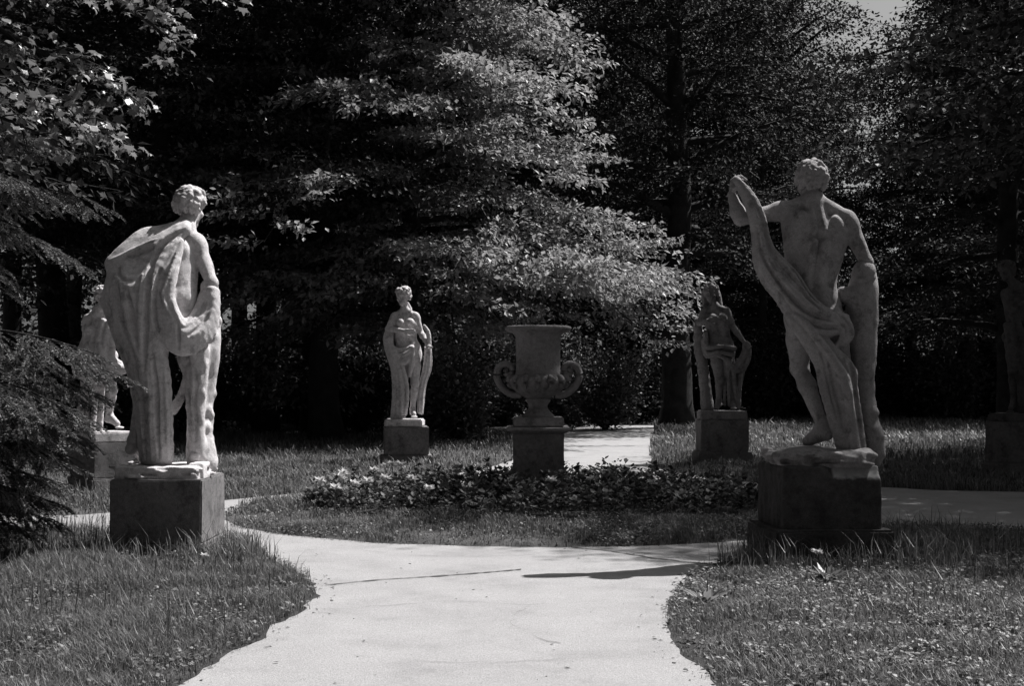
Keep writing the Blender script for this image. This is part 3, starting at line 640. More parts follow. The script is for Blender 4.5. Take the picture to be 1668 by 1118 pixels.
# --- woman holding drapery (back left)
t = thing('statue', 'pale half-draped stone woman, arm across her waist, left of the urn', 'statue', (CX, CY, CZ), 0, GRP)
P = frame(CX, CY, CZ, 580, 450, 3.389); S1 = 1.24
J = dict(head=P(260, 116, -.03), neck=P(270, 192, 0), sa=P(216, 218, 0), sb=P(328, 218, 0), waist=P(272, 335, 0), pelvis=P(290, 415, 0),
         ha=P(262, 430, 0), hb=P(322, 430, 0), ea=P(176, 292, -.06), wa=P(264, 302, -.25), eb=P(358, 312, .03), wb=P(392, 375, -.12),
         ka=P(262, 600, -.06), na=P(262, 740, 0), ta=P(255, 782, -.2), kb=P(325, 590, -.1), nb=P(312, 735, .02), tb=P(322, 778, -.2), look=np.array([-.45, -1, .05]), hda=np.array([1, -.1, -.1]), hna=np.array([0, 1, .2]), curla=.3, curlb=1.0)
S = Sculpt(.0125); body(S, J, S1, (-.1, -1, 0), True); obj('body', S.mesh('body', .001), M_STATUE, t)
S = Sculpt(.012); curls(S, J['head'], (-.45, -1, 0), (0, 0, 1), S1*1.04, 70, 5); S.ball(J['head']+np.array([.05, .13, .03]), .055, .02); S.chain([P(285, 150, .06), P(300, 180, .02), P(305, 205, -.06)], .025, .01); obj('hair', S.mesh('hair'), M_STATUE, t)
S = Sculpt(.0125)
S.drape([[P(172, 308, .0), P(163, 350, -.01), P(180, 430, -.04), P(207, 520, -.06), P(212, 650, -.06), P(200, 785, -.04)],
         [P(182, 312, -.03), P(178, 365, -.06), P(200, 430, -.12), P(230, 520, -.15), P(240, 650, -.16), P(235, 785, -.1)],
         [P(196, 316, -.03), P(196, 380, -.08), P(225, 430, -.16), P(265, 520, -.2), P(285, 640, -.2), P(272, 760, -.14)]], 8, .042, 16, .016, 3, .4, .032)
S.drape([[P(200, 395, -.12), P(250, 412, -.19), P(310, 392, -.16)], [P(195, 430, -.12), P(250, 450, -.2), P(306, 420, -.18)], [P(198, 470, -.12), P(250, 490, -.2), P(300, 455, -.19)]], 4, .036, 9, .014, 4, .3, .015)
S.drape([[P(302, 395, -.19), P(300, 480, -.21), P(297, 550, -.2)], [P(312, 400, -.18), P(312, 470, -.19), P(302, 530, -.18)]], 2, .03, 9, .014, 6)
S.drape([[P(388, 385, -.1), P(388, 430, -.06), P(375, 520, .0), P(350, 620, .02), P(345, 750, .02)], [P(404, 385, -.1), P(410, 430, -.06), P(410, 510, .02), P(380, 610, .04), P(365, 760, .0)]], 5, .028, 14, .008, 8, .4, .03)
S.chain([P(376, 275, -.08), P(398, 310, -.1), P(402, 360, -.1), P(400, 420, -.08)], [.028, .036, .04, .045], .008, 8)
obj('drapery', S.mesh('drapery', .001, 2), M_STATUE, t)
obj('base', slab(-.335, .30, -.34, .3, -.004, .125, .02, 21, .008, 4), M_STATUE, t)

# --- woman with veil (back right)
M_STATUE_DIM = stone('dim_sandstone', 0.20, 0.31)  # statue stone dimmed in colour for the woman in shade
t = thing('statue', 'shaded grey stone woman with long hair, right of the urn', 'statue', (DX, DY, DZ), 0, GRP)
P = frame(DX, DY, DZ, 1090, 440, 3.289); S1 = 1.3
J = dict(head=P(224, 128, -.03), neck=P(245, 198, 0), sa=P(192, 220, 0), sb=P(305, 218, 0), waist=P(265, 335, 0), pelvis=P(275, 415, 0),
         ha=P(250, 430, 0), hb=P(312, 430, 0), ea=P(160, 285, -.05), wa=P(205, 272, -.22), eb=P(345, 310, .0), wb=P(405, 390, -.08),
         ka=P(270, 590, -.10), na=P(266, 700, 0), ta=P(250, 742, -.18), kb=P(325, 590, -.04), nb=P(340, 705, .03), tb=P(345, 742, -.18), look=np.array([-.25, -1, -.1]), hda=np.array([1, -.1, .25]), hna=np.array([0, 1, .2]), curla=.3, curlb=1.0)
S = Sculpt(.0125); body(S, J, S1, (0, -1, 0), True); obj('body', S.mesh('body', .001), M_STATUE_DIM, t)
S = Sculpt(.012); curls(S, J['head'], (-.25, -1, 0), (0, 0, 1), S1*1.05, 60, 6)
S.drape([[P(190, 110, .02), P(186, 150, .04), P(192, 190, .05)], [P(225, 90, .14), P(228, 150, .16), P(232, 215, .15)], [P(258, 110, .02), P(268, 150, .02), P(276, 195, -.02)]], 7, .035, 8, .014, 3)
obj('hair', S.mesh('hair'), M_STATUE_DIM, t)
S = Sculpt(.0125)
S.drape([[P(195, 330, -.1), P(205, 400, -.14), P(270, 395, -.2), P(345, 415, -.14)], [P(190, 360, -.08), P(205, 430, -.15), P(270, 425, -.22), P(350, 430, -.14)], [P(180, 380, -.05), P(200, 460, -.14), P(260, 455, -.21), P(330, 490, -.16)]], 5, .036, 12, .014, 5, .4, .03)
S.drape([[P(405, 385, -.1), P(400, 440, -.1), P(370, 490, -.12), P(335, 530, -.13), P(320, 480, -.16)], [P(425, 400, -.08), P(425, 470, -.06), P(395, 530, -.06), P(355, 540, -.12), P(320, 510, -.16)]], 4, .034, 12, .014, 7, .3, .02)
S.drape([[P(300, 480, -.16), P(300, 600, -.1), P(300, 720, -.04)], [P(340, 520, -.12), P(350, 620, -.02), P(362, 735, .04)], [P(410, 480, -.02), P(385, 600, .05), P(370, 735, .08)]], 7, .036, 10, .016, 9, .4, .03)
obj('drapery', S.mesh('drapery', .001, 2), M_STATUE_DIM, t)
S = Sculpt(.014); rng = np.random.RandomState(28)
tp = [P(155, 275, .08), P(158, 400, .08), P(180, 520, .06), P(195, 640, .06), P(205, 750, .05)]
S.chain(tp, [.06, .08, .09, .09, .11], .04, 12)
for i in range(14):
    q = catmull(np.array(tp), 100)[rng.randint(5, 98)]; a = rng.rand()*6.28; S.ball(q+np.array([math.cos(a)*.07, math.sin(a)*.07, 0]), .03, .03)
obj('tree_stump', S.mesh('tree_stump', .002), M_STATUE_DIM, t)
obj('base', slab(-.39, .385, -.34, .3, -.004, .15, .02, 22, .01, 4), M_STATUE_DIM, t)

# --- bending man behind the spruce (mid left)
t = thing('statue', 'bending pale statue half hidden behind the cloaked man and the spruce', 'statue', (EX, EY, EZ), 0, GRP)
P = frame(EX, EY, EZ); S1 = 1.14
J = dict(head=P(170, 486, -.10), neck=P(160, 510, -.02), sa=P(144, 520, .05), sb=P(184, 522, -.05), waist=P(160, 562, .05), pelvis=P(158, 585, .06),
         ha=P(146, 592, .06), hb=P(170, 592, .04), ea=P(140, 558, -.02), wa=P(150, 590, -.2), eb=P(205, 555, -.12), wb=P(215, 590, -.25),
         ka=P(140, 640, -.06), na=P(142, 682, .08), ta=P(146, 700, -.08), kb=P(182, 636, -.12), nb=P(178, 676, .02), tb=P(196, 697, -.12), look=np.array([.6, -1, -.3]))
S = Sculpt(.012); body(S, J, S1, (.5, -1, 0)); obj('body', S.mesh('body', .001), M_STATUE, t)
S = Sculpt(.012); curls(S, J['head'], (.6, -1, -.2), (0.1, -.2, 1), S1*1.06, 60, 15); obj('hair', S.mesh('hair'), M_STATUE, t)
S = Sculpt(.0125)
S.drape([[P(150, 512, .1), P(140, 550, .1), P(128, 580, .05), P(124, 605, -.02), P(150, 615, -.14), P(190, 608, -.12)], [P(165, 515, .0), P(168, 545, -.1), P(170, 565, -.15), P(180, 585, -.18), P(200, 598, -.14), P(210, 600, -.1)]], 9, .045, 16, .016, 6, .4, .03)
S.drape([[P(150, 520, .0), P(146, 550, -.03), P(140, 585, -.06), P(136, 606, -.08)], [P(172, 524, -.10), P(166, 552, -.14), P(160, 580, -.14), P(158, 606, -.14)], [P(186, 530, -.1), P(184, 556, -.12), P(184, 580, -.12), P(186, 600, -.12)]], 8, .04, 10, .012, 26, .4, .02)
S.drape([[P(140, 610, .0), P(132, 650, .02), P(126, 698, .02)], [P(165, 612, -.1), P(164, 655, .02), P(160, 700, .02)]], 5, .045, 10, .016, 16, .4, .03)
obj('drapery', S.mesh('drapery', .001, 2), M_STATUE, t)
o = obj('base', slab(-.30, .30, -.30, .30, -.004, .13, .02, 23, .01, 4), M_STATUE, t); o.rotation_euler = (0, 0, math.radians(44))

# --- dark figure at the right edge
t = thing('statue', 'dark stone figure in deep shade at the right edge of the clearing', 'statue', (FX, FY, FZ), 0, GRP)
P = frame(FX, FY, FZ, 1500, 380, 2.66); S1 = 1.17
J = dict(head=P(372, 168, -.04), neck=P(412, 232, .0), sa=P(365, 262, -.05), sb=P(470, 245, .05), waist=P(425, 400, 0), pelvis=P(430, 460, 0),
         ha=P(398, 480, 0), hb=P(462, 480, 0), ea=P(400, 340, -.12), wa=P(450, 300, -.25), eb=P(540, 210, .0), wb=P(520, 150, -.1),
         ka=P(398, 600, -.06), na=P(402, 725, .04), ta=P(385, 775, -.14), kb=P(475, 600, -.02), nb=P(485, 725, .06), tb=P(480, 775, -.14), look=np.array([-.8, -1, -.1]))
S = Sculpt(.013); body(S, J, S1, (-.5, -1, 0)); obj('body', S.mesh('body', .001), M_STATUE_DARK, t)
S = Sculpt(.012); curls(S, J['head'], (-.8, -1, 0), (0, 0, 1), S1*1.06, 60, 25); obj('hair', S.mesh('hair'), M_STATUE_DARK, t)
S = Sculpt(.013)
S.drape([[P(375, 400, -.08), P(390, 470, -.16), P(400, 560, -.14), P(430, 640, -.1), P(440, 770, -.04)], [P(480, 390, -.06), P(490, 470, -.14), P(500, 560, -.12), P(510, 640, -.06), P(515, 770, 0)]], 8, .045, 14, .016, 6, .4, .03)
obj('drapery', S.mesh('drapery', .001, 2), M_STATUE_DARK, t)
o = obj('base', slab(-.33, .33, -.33, .33, -.004, .12, .02, 24, .01, 4), M_STATUE_DARK, t); o.rotation_euler = (0, 0, math.radians(-30))

# ------------------------------------------------------------------ urn on its pedestal
UX, UY = 0.277, 15.1
uz = lambda y: EYE-(500+y/3.994-HZN)/F*UY
ur = lambda r: r/3.994/F*UY
def lathe(prof, n=64, lobes=None):
    mb = MB(); prof = np.array(prof, float); a = np.arange(n)*2*PI/n
    r = prof[:, 0][:, None]*np.ones(n)[None, :]
    if lobes: r = r*(1+lobes(prof[:, 1])[:, None]*np.abs(np.sin(a*8))[None, :])
    v = np.stack([r*np.cos(a), r*np.sin(a), prof[:, 1][:, None]*np.ones(n)], -1).reshape(-1, 3)
    m_ = len(prof); i = np.arange(m_-1)[:, None]*n; j = np.arange(n)[None, :]; j2 = (j+1) % n
    mb.add_np(v, np.stack([i+j, i+j2, i+n+j2, i+n+j], -1).reshape(-1, 4)); return mb
UT = uz(780)
t = thing('pedestal', 'square pedestal with moulded cornice carrying the urn in the flower bed', 'pedestal', (UX, UY, 0), 0, 'pedestals of the garden statues')
hw = ur(163)
obj('shaft', slab(-hw, hw, -hw, hw, -.05, uz(818), .012, 31, .004, 6), M_BLOCK, t)
mb = MB(); 
for pr in ([(ur(165), uz(818)), (ur(180), uz(812)), (ur(205), uz(800)), (ur(205), uz(786)), (ur(196), uz(780)), (0.01, uz(780))],):
    for i in range(len(pr)-1):
        (a, z0), (b, z1) = pr[i], pr[i+1]
        v = [(-a, -a, z0), (a, -a, z0), (a, a, z0), (-a, a, z0), (-b, -b, z1), (b, -b, z1), (b, b, z1), (-b, b, z1)]
        mb.add(v, [(0, 1, 5, 4), (1, 2, 6, 5), (2, 3, 7, 6), (3, 0, 4, 7)])
obj('cornice', mb.mesh('cornice', False), M_URN, t)
u = thing('stone_urn', 'large stone urn with two scroll handles on the central pedestal', 'urn', (UX, UY, UT), 0)
L = lambda y: uz(y)-UT
prof = [(0.0, L(590)), (ur(70), L(597)), (ur(95), L(585)), (ur(130), L(560)), (ur(165), L(530)), (ur(184), L(500)), (ur(187), L(478)), (ur(178), L(458)), (ur(160), L(445)), (ur(150), L(440)), (ur(152), L(432)), (ur(146), L(425)),
        (ur(144), L(300)), (ur(147), L(200)), (ur(152), L(185)), (ur(168), L(172)), (ur(196), L(164)), (ur(212), L(152)), (ur(216), L(142)), (ur(212), L(131)), (ur(200), L(126)), (ur(170), L(127)), (ur(150), L(150)), (ur(130), L(200)), (ur(125), L(420)), (0.0, L(440))]
lob = lambda z: np.where((z < L(452)) & (z > L(600)), 0.06*np.clip((z-L(600))/(L(560)-L(600)), 0, 1), 0)
obj('bowl', lathe(prof, 96, lob).mesh('bowl'), M_URN, u)
prof = [(ur(105), L(718)), (ur(108), L(708)), (ur(95), L(700)), (ur(78), L(682)), (ur(64), L(664)), (ur(60), L(650)), (ur(66), L(632)), (ur(78), L(618)), (ur(82), L(608)), (ur(78), L(598)), (ur(60), L(592)), (0, L(590))]
obj('stem', lathe(prof).mesh('stem'), M_URN, u)
obj('foot', slab(-hw, hw, -hw, hw, 0.002, L(718), .012, 33, .004, 4), M_URN, u)
for sd in (-1, 1):
    pts = [(112, 572), (170, 570), (225, 535), (262, 480), (268, 430), (245, 385), (205, 372), (175, 390), (168, 425), (188, 445), (210, 435), (208, 412), (195, 410)]
    q = catmull(np.array([(sd*ur(x), 0, L(y)) for x, y in pts]), 60); mb = MB()
    wr = np.interp(np.arange(60), [0, 25, 45, 59], [ur(24), ur(22), ur(20), ur(13)])
    mb.tube(q, wr, 12); me = mb.mesh('handle')
    for v in me.vertices: v.co.y *= 1.7
    obj('handle', me, M_URN, u)
mb = MB()          # carved leaves over the shoulder of the bowl
for i in range(14):
    a = i*2*PI/14+.2; c, s_ = math.cos(a), math.sin(a)
    pts = [np.array([c*r_, s_*r_, z_]) for r_, z_ in ((ur(160), L(447)), (ur(186), L(462)), (ur(197), L(485)), (ur(190), L(512)), (ur(172), L(535)))]
    mb.tube(catmull(np.array(pts), 9), np.array([.012, .026, .034, .036, .034, .03, .024, .015, .004]), 7)
obj('carved_leaves', mb.mesh('carved_leaves'), M_URN, u)

# ------------------------------------------------------------------ scattering of leaf-sized faces
T_DIAMOND = np.array([[0, 0, 0], [.45, .5, .06], [1, 0, -.05], [.45, -.5, .06]])
T_OVAL = np.array([[0, 0, 0], [.25, .42, .03], [.6, .45, .05], [1, 0, -.05], [.6, -.45, .05], [.25, -.42, .03]])
T_MAPLE = np.array([[0, 0, 0], [.02, .28, 0], [-.1, .45, -.02], [.22, .42, .02], [.42, .78, -.2], [.5, .42, .02], [.68, .4, 0], [.66, .2, .03], [1.05, 0, -.16],
                    [.66, -.2, .03], [.68, -.4, 0], [.5, -.42, .02], [.42, -.78, -.2], [.22, -.42, .02], [-.1, -.45, -.02], [.02, -.28, 0]])
def nrm(a): return a/(np.linalg.norm(a, axis=-1, keepdims=True)+1e-9)
def scatter(name, T, pos, a, n, Ln, W):
    a = nrm(a); b = nrm(np.cross(n, a)); n = np.cross(a, b); N = len(pos); k = len(T)
    Ln = np.broadcast_to(Ln, (N,))[:, None, None]; W = np.broadcast_to(W, (N,))[:, None, None]
    v = pos[:, None, :]+a[:, None, :]*T[None, :, 0:1]*Ln+b[:, None, :]*T[None, :, 1:2]*W+n[:, None, :]*T[None, :, 2:3]*Ln
    return mesh_np(name, v.reshape(-1, 3), np.arange(N*k), np.full(N, k), False)

def grow(seed, H, z0, R, n_limb, per, spray=0.55, flat=0.09, elev=(0.1, 0.7), droop=0.25, r0=0.2, lean=0.0, var=(.7, .45), zmin=.5):
    """trunk, limbs and the leaf positions of a broad-leaved tree"""
    rng = np.random.RandomState(seed); mb = MB()
    zz = np.linspace(-.15, H*.97, 12); wx = np.cumsum(rng.randn(12)*.05)*(H/12); wy = np.cumsum(rng.randn(12)*.05)*(H/12)
    tr = np.stack([wx-wx[0]+lean*zz/H, wy-wy[0], zz], 1); mb.tube(catmull(tr, 24), np.interp(np.arange(24), [0, 1, 3, 14, 23], [r0*1.5, r0*1.15, r0, r0*.6, .03]), 9)
    pos = []; out = []
    for i in range(n_limb):
        f = (i+.5)/n_limb; z = z0+(H*.95-z0)*f; az = i*2.39996+rng.rand()*.8; ln = R(f)*(var[0]+var[1]*rng.rand())
        b = np.array([np.interp(z, zz, tr[:, 0]), np.interp(z, zz, tr[:, 1]), z]); el = elev[0]+(elev[1]-elev[0])*f+rng.randn()*.2
        d = np.array([math.cos(az), math.sin(az), 0]); tt = np.linspace(0, 1, 8)[:, None]
        if zmin > 1 and z-droop*ln+ln*math.sin(el) < zmin: ln *= .55
        lp = b+d*tt*ln*math.cos(el)+np.array([0, 0, 1.0])*(tt*ln*math.sin(el)-droop*ln*tt**2.2)+rng.randn(8, 3)*.05*ln*.3*tt
        mb.tube(lp, np.linspace(r0*.38*(1-.5*f), .012, 8), 5, False)
        ns = max(4, int(ln*3.2))
        for j in range(ns):
            u = .12+.88*(j+rng.rand())/ns; p = np.array([np.interp(u, tt[:, 0], lp[:, q]) for q in range(3)])
            sgn = 1 if j % 2 else -1; a2 = az+sgn*(.5+.5*rng.rand()); sl = ln*(.16+.28*(1-u)*rng.rand()+.1)
            d2 = np.array([math.cos(a2), math.sin(a2), -.12+rng.randn()*.1])
            e = p+d2*sl
            if min(p[2], e[2]) < zmin: continue
            mb.tube([p, (p+e)/2+np.array([0, 0, .03]), e], [.012, .008, .004], 3, False)
            m_ = max(3, int(per*sl/.9*(.6+.8*rng.rand())))
            q = rng.rand(m_)**.8; lp2 = p+d2*sl*q[:, None]*1.1; wdt = spray*(.4+.6*np.sin(q*PI*.9))
            lat = np.array([-math.sin(a2), math.cos(a2), 0])
            lp2 = lp2+lat*(rng.randn(m_)*wdt*.45)[:, None]+np.array([0, 0, 1])*(rng.randn(m_)*flat-.12*np.abs(rng.randn(m_))*spray)[:, None]+d2*(rng.randn(m_)*.1)[:, None]
            pos.append(lp2); out.append(np.broadcast_to(d2, (m_, 3)))
    pos = np.concatenate(pos); out = np.concatenate(out); N = len(pos)
    a = out*.7+rng.randn(N, 3)*.6+np.array([0, 0, -.25]); n = np.array([0, 0, 1.0])+rng.randn(N, 3)*.42
    return mb, pos, a, n, rng
def tree_proto(name, label, loc, leaf_mat, leaf_len, group=None, rotz=0, T=T_DIAMOND, bark=None, wratio=.62, zmin=.5, **kw):
    mb, pos, a, n, rng = grow(zmin=zmin, **kw); ok = pos[:, 2] > zmin+.5*rng.rand(len(pos)); pos, a, n = pos[ok], a[ok], n[ok]
    t = thing(name, label, 'tree', loc, rotz, group)
    obj('trunk', mb.mesh('trunk'), bark or M_BARK, t)
    Ln = leaf_len*(.6+.8*rng.rand(len(pos)))
    obj('crown', scatter('crown', T, pos, a, n, Ln, Ln*wratio), leaf_mat, t); return t

def at(px, d): return ((px-834)/F*d, d, 0)
# the big sunlit hornbeam behind the urn
tree_proto('hornbeam_tree', 'large sunlit tree with layered drooping sprays behind the urn', at(668, 33.5), M_BEECH, .14, None, 1.7, zmin=2.0,
           seed=5, H=15, z0=2.7, R=lambda f: 5.2*(1-f)**.55+.9, n_limb=110, per=60, spray=.5, flat=.06, var=(.45, .8), elev=(.1, .75), droop=.42, r0=.26)
tree_proto('hornbeam_tree', 'smaller leafy tree beside the sunlit one, its low sprays left of the urn', at(505, 38), M_BEECH, .13, None, 2.0,
           seed=15, H=14, z0=1.6, R=lambda f: 4.2*(1-f)**.5+1.0, n_limb=60, per=40, spray=.55, flat=.07, var=(.45, .8), elev=(.1, .75), droop=.4, r0=.2)
# woodland trees copied through the wood
WG = 'trees of the dark woodland'
WL = 'dark leafy tree of the wood closing the clearing'
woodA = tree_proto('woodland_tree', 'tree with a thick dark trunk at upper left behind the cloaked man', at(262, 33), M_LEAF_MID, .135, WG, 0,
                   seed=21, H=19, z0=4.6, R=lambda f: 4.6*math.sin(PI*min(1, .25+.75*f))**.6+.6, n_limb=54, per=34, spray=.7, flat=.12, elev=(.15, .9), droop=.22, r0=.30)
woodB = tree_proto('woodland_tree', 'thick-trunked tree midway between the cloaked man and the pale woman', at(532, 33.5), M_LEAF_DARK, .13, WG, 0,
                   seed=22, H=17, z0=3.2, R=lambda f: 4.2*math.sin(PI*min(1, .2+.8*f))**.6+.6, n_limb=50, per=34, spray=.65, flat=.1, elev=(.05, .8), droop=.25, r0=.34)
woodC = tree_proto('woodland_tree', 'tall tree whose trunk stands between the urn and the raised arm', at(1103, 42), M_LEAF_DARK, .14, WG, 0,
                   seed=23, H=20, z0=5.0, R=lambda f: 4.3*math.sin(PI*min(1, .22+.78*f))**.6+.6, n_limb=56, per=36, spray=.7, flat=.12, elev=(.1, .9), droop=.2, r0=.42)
rng = np.random.RandomState(77)
copy_tree(woodA, at(432, 37), 1.3, .95, 'slender dark trunk left of the two thickest trunks behind the cloaked man')
for px, d, sc in ((-60, 30, 1.0), (90, 36, .95), (190, 43, 1.1), (330, 42, 1.0), (20, 47, 1.1), (480, 46, 1.1), (600, 50, 1.1), (390, 54, 1.15), (720, 47, 1.1), (860, 49, 1.1), (960, 51, .95), (790, 58, 1.2), (250, 60, 1.2), (120, 58, 1.2), (530, 64, 1.3), (660, 68, 1.3), (900, 66, 1.3),
                  (1030, 58, 1.05), (1180, 56, .95), (1260, 62, 1.0), (1300, 58, .78), (1485, 60, .70), (1574, 54, 1.0), (1610, 52, 1.0), (1680, 50, 1.05), (1618, 66, 1.2), (1640, 64, 1.25), (1760, 56, 1.2), (1760, 44, 1.0), (1240, 50, .62), (1330, 52, .6), (1120, 70, 1.2), (1000, 74, 1.4), (1210, 76, 1.2), (1270, 70, .95), (1640, 70, 1.2), (-20, 66, 1.3)):
    p = at(px, d); copy_tree((woodA if px < 620 and rng.rand() < .75 else (woodB, woodC)[rng.randint(2)]), p, rng.rand()*6.28, sc*(.93+.14*rng.rand()), WL)
# trees that shade the right side of the clearing
copy_tree(woodB, (9.44, 27.1, 0), 2.2, .70, 'dark tree with its trunk near the right edge behind the shaded figure')
SG = 'trees beside the clearing on the right'
for x, y, sc, r, kd in ((10.9, 22.2, 1.05, .4, 0), (11.5, 18.0, .9, 1.9, 0), (11.4, 14.8, .68, 4.0, 0), (15.2, 31.4, .76, 3.1, 1), (14.5, 25, .95, 5.0, 0), (15, 19, .95, 0.7, 0)):
    copy_tree((woodA, woodB)[kd], (x, y, 0), r, sc, WL)
# trees left and behind, mostly out of view, added to hold back sky light
for x, y, sc, r in ((-11, 20, 1.0, 1), (-13, 26, 1.1, 2), (-10, 13, 1.1, 3), (-9, 5, 1.3, 4), (-8, -4, 1.4, 5), (9, -5, 1.4, .5), (1, -11, 1.5, 2.5), (-4, -13, 1.5, 3.5), (6, -14, 1.5, 1.5), (11, 1, 1.1, 2.9), (-14, -6, 1.5, .2), (14, -8, 1.5, 4.4), (-3, -7, 1.3, 1.1), (4, -8, 1.3, 2.2), (-8, 9, .9, .6), (-6, -9, 1.4, 5.1), (9, -11, 1.5, .9), (-10, -14, 1.5, 2), (0, -18, 1.6, 3), (-15, 8, 1.3, 1), (-15, 0, 1.4, 2), (-16, 16, 1.2, 4)):
    copy_tree((woodA, woodB, woodC)[int(abs(x)) % 3], (x, y, 0), r, sc, WL)

# far undergrowth that closes the wood below its crowns
rng = np.random.RandomState(83); n_ = 42000; th = math.radians(-32)+math.radians(66)*rng.rand(n_); rr = 72+16*rng.rand(n_); hh = 9.0*rng.rand(n_)**1.5*(.7+.5*np.sin(th*23)*np.sin(th*9+1)) 
p = np.stack([np.sin(th)*rr, np.cos(th)*rr, np.clip(hh, .05, 12)], 1); Ln = .42*(.6+.8*rng.rand(n_))
tag(obj('undergrowth', scatter('undergrowth', T_OVAL, p, rng.randn(n_, 3)*np.array([1, 1, .5]), np.array([0, -.3, .8])+rng.randn(n_, 3)*.6, Ln, Ln*.7), M_LEAF_DARK), 'dense dark undergrowth far back in the wood', 'undergrowth', None, 'stuff')

# understorey bushes along the edge of the wood
def bush(label, loc, seed, R, H, N, group, mat=None):
    rng = np.random.RandomState(seed); t = thing('bush', label, 'bush', loc, 0, group)
    mb = MB(); pos = []
    for i in range(26):
        a = rng.rand()*6.28; el = .5+rng.rand()*.95; ln = H*(.5+.5*rng.rand()); d = np.array([math.cos(a)*math.cos(el)*R/H*1.2, math.sin(a)*math.cos(el)*R/H*1.2, math.sin(el)])
        tt = np.linspace(0, 1, 5)[:, None]; p = d*ln*tt+rng.randn(5, 3)*.05*tt; mb.tube(p, np.linspace(.025, .005, 5), 4, False)
        u = .2+.8*rng.rand(N//26); q = d*ln*u[:, None]+rng.randn(N//26, 3)*np.array([.28, .28, .16]); pos.append(q)
    obj('stems', mb.mesh('stems'), M_BARK, t); pos = np.concatenate(pos); pos = pos[pos[:, 2] > .03]; n_ = len(pos)
    Ln = .11*(.6+.8*rng.rand(n_)); a = pos*np.array([1, 1, .1])+rng.randn(n_, 3)*.6; nn = np.array([0, 0, 1.])+rng.randn(n_, 3)*.5
    obj('foliage', scatter('foliage', T_OVAL, pos, a, nn, Ln, Ln*.62), mat or M_LEAF_DARK, t); return t
BG = 'bushes under the woodland trees'
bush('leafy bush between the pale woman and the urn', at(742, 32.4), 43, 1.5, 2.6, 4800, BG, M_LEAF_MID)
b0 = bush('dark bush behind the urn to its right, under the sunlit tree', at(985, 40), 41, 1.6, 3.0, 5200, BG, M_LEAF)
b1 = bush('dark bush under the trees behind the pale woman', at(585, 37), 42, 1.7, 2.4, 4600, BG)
for i, (px, d, sc) in enumerate(((930, 43, 1.0), (1040, 46, 1.0), (1090, 50, 1.1), (1160, 49, 1.15), (1240, 50, 1.2), (1320, 50, 1.2), (1400, 51, 1.3), (1480, 50, 1.3), (1550, 49, 1.3), (1620, 50, 1.3), (1690, 49, 1.3), (60, 34, 1.1), (160, 36, 1.1), (330, 37, 1.0), (420, 40, 1.2), (500, 41, 1.1), (670, 40, 1.1), (740, 42, 1.2), (820, 44, 1.1), (880, 46, 1.2), (250, 40, 1.1), (-20, 30, 1.1), (1280, 56, 1.5), (1440, 57, 1.5), (1580, 56, 1.5))):
    copy_tree((b0, b1)[i % 2], at(px, d), i*1.1, sc, 'dark bush in the shade along the edge of the wood')

# ------------------------------------------------------------------ maple branches, upper left
def maple():
    rng = np.random.RandomState(9); t = thing('maple_tree', 'maple with large lobed leaves, its lit boughs hanging in at upper left', 'tree', (-7.2, 11.6, 0))
    mb = MB(); zz = np.linspace(-.1, 8.5, 10); mb.tube(np.stack([.06*np.sin(zz), .05*np.cos(zz*1.3), zz], 1), np.linspace(.24, .05, 10), 10)
    pos, ax = [], []
    boughs = [((0, 0, 3.4), (2.4, -.2, 4.3), (3.5, -.3, 4.0), (4.15, -.35, 3.62)), ((0, 0, 3.9), (2.4, .2, 4.8), (3.7, .2, 4.65), (4.5, .3, 4.15)), ((0, 0, 3.0), (1.8, -.5, 3.7), (2.9, -.6, 3.55), (3.7, -.6, 3.25)),
              ((0, 0, 3.2), (1.8, .5, 3.9), (3.1, .5, 3.75), (3.95, .5, 3.4)), ((0, 0, 4.5), (2.0, 0, 5.2), (3.6, 0, 5.0), (4.9, .1, 4.5)), ((0, 0, 5), (1.5, 1, 5.8), (2.8, 1.4, 5.8), (3.9, 1.6, 5.2)), ((0, 0, 4), (-1, 1.4, 4.8), (-2, 2.2, 4.9), (-2.6, 2.8, 4.5)),
              ((0, 0, 4.2), (-.8, -1.6, 5), (-1.5, -2.6, 5), (-2, -3.2, 4.6)), ((0, 0, 5.5), (.8, -1.5, 6.4), (1.6, -2.4, 6.6), (2.2, -3.0, 6.2)), ((0, 0, 6.5), (-1, .2, 7.6), (-2, .5, 7.8), (-2.6, .6, 7.4))]
    for bq in boughs:
        q = catmull(np.array(bq, float), 16); mb.tube(q, np.linspace(.05, .008, 16), 6, False)
        for j in range(36):
            u = .32+.68*rng.rand(); p = q[int(u*15)]; a = rng.rand()*6.28; ln = .25+.5*rng.rand()*(1.2-u)
            d = np.array([math.cos(a)+.5, math.sin(a), -.25+.3*rng.randn()]); d /= np.linalg.norm(d); e = p+d*ln; mb.tube([p, (p+e)/2+np.array([0, 0, .04]), e], [.007, .005, .003], 4, False)
            m_ = 9; uu = .25+.8*rng.rand(m_); pos.append(p+d*ln*uu[:, None]+rng.randn(m_, 3)*np.array([.07, .07, .035])); ax.append(np.broadcast_to(d, (m_, 3)))
    pos = np.concatenate(pos); ax = np.concatenate(ax); n_ = len(pos)
    obj('trunk', mb.mesh('trunk'), M_BARK, t)
    a = ax*.6+rng.randn(n_, 3)*.55+np.array([0, 0, -.35]); nn = np.array([0.1, -.05, 1.])+rng.randn(n_, 3)*.5; Ln = .075*(.5+.8*rng.rand(n_))
    obj('crown', scatter('crown', T_MAPLE, pos, a, nn, Ln, Ln*.95), M_MAPLE, t)
maple()

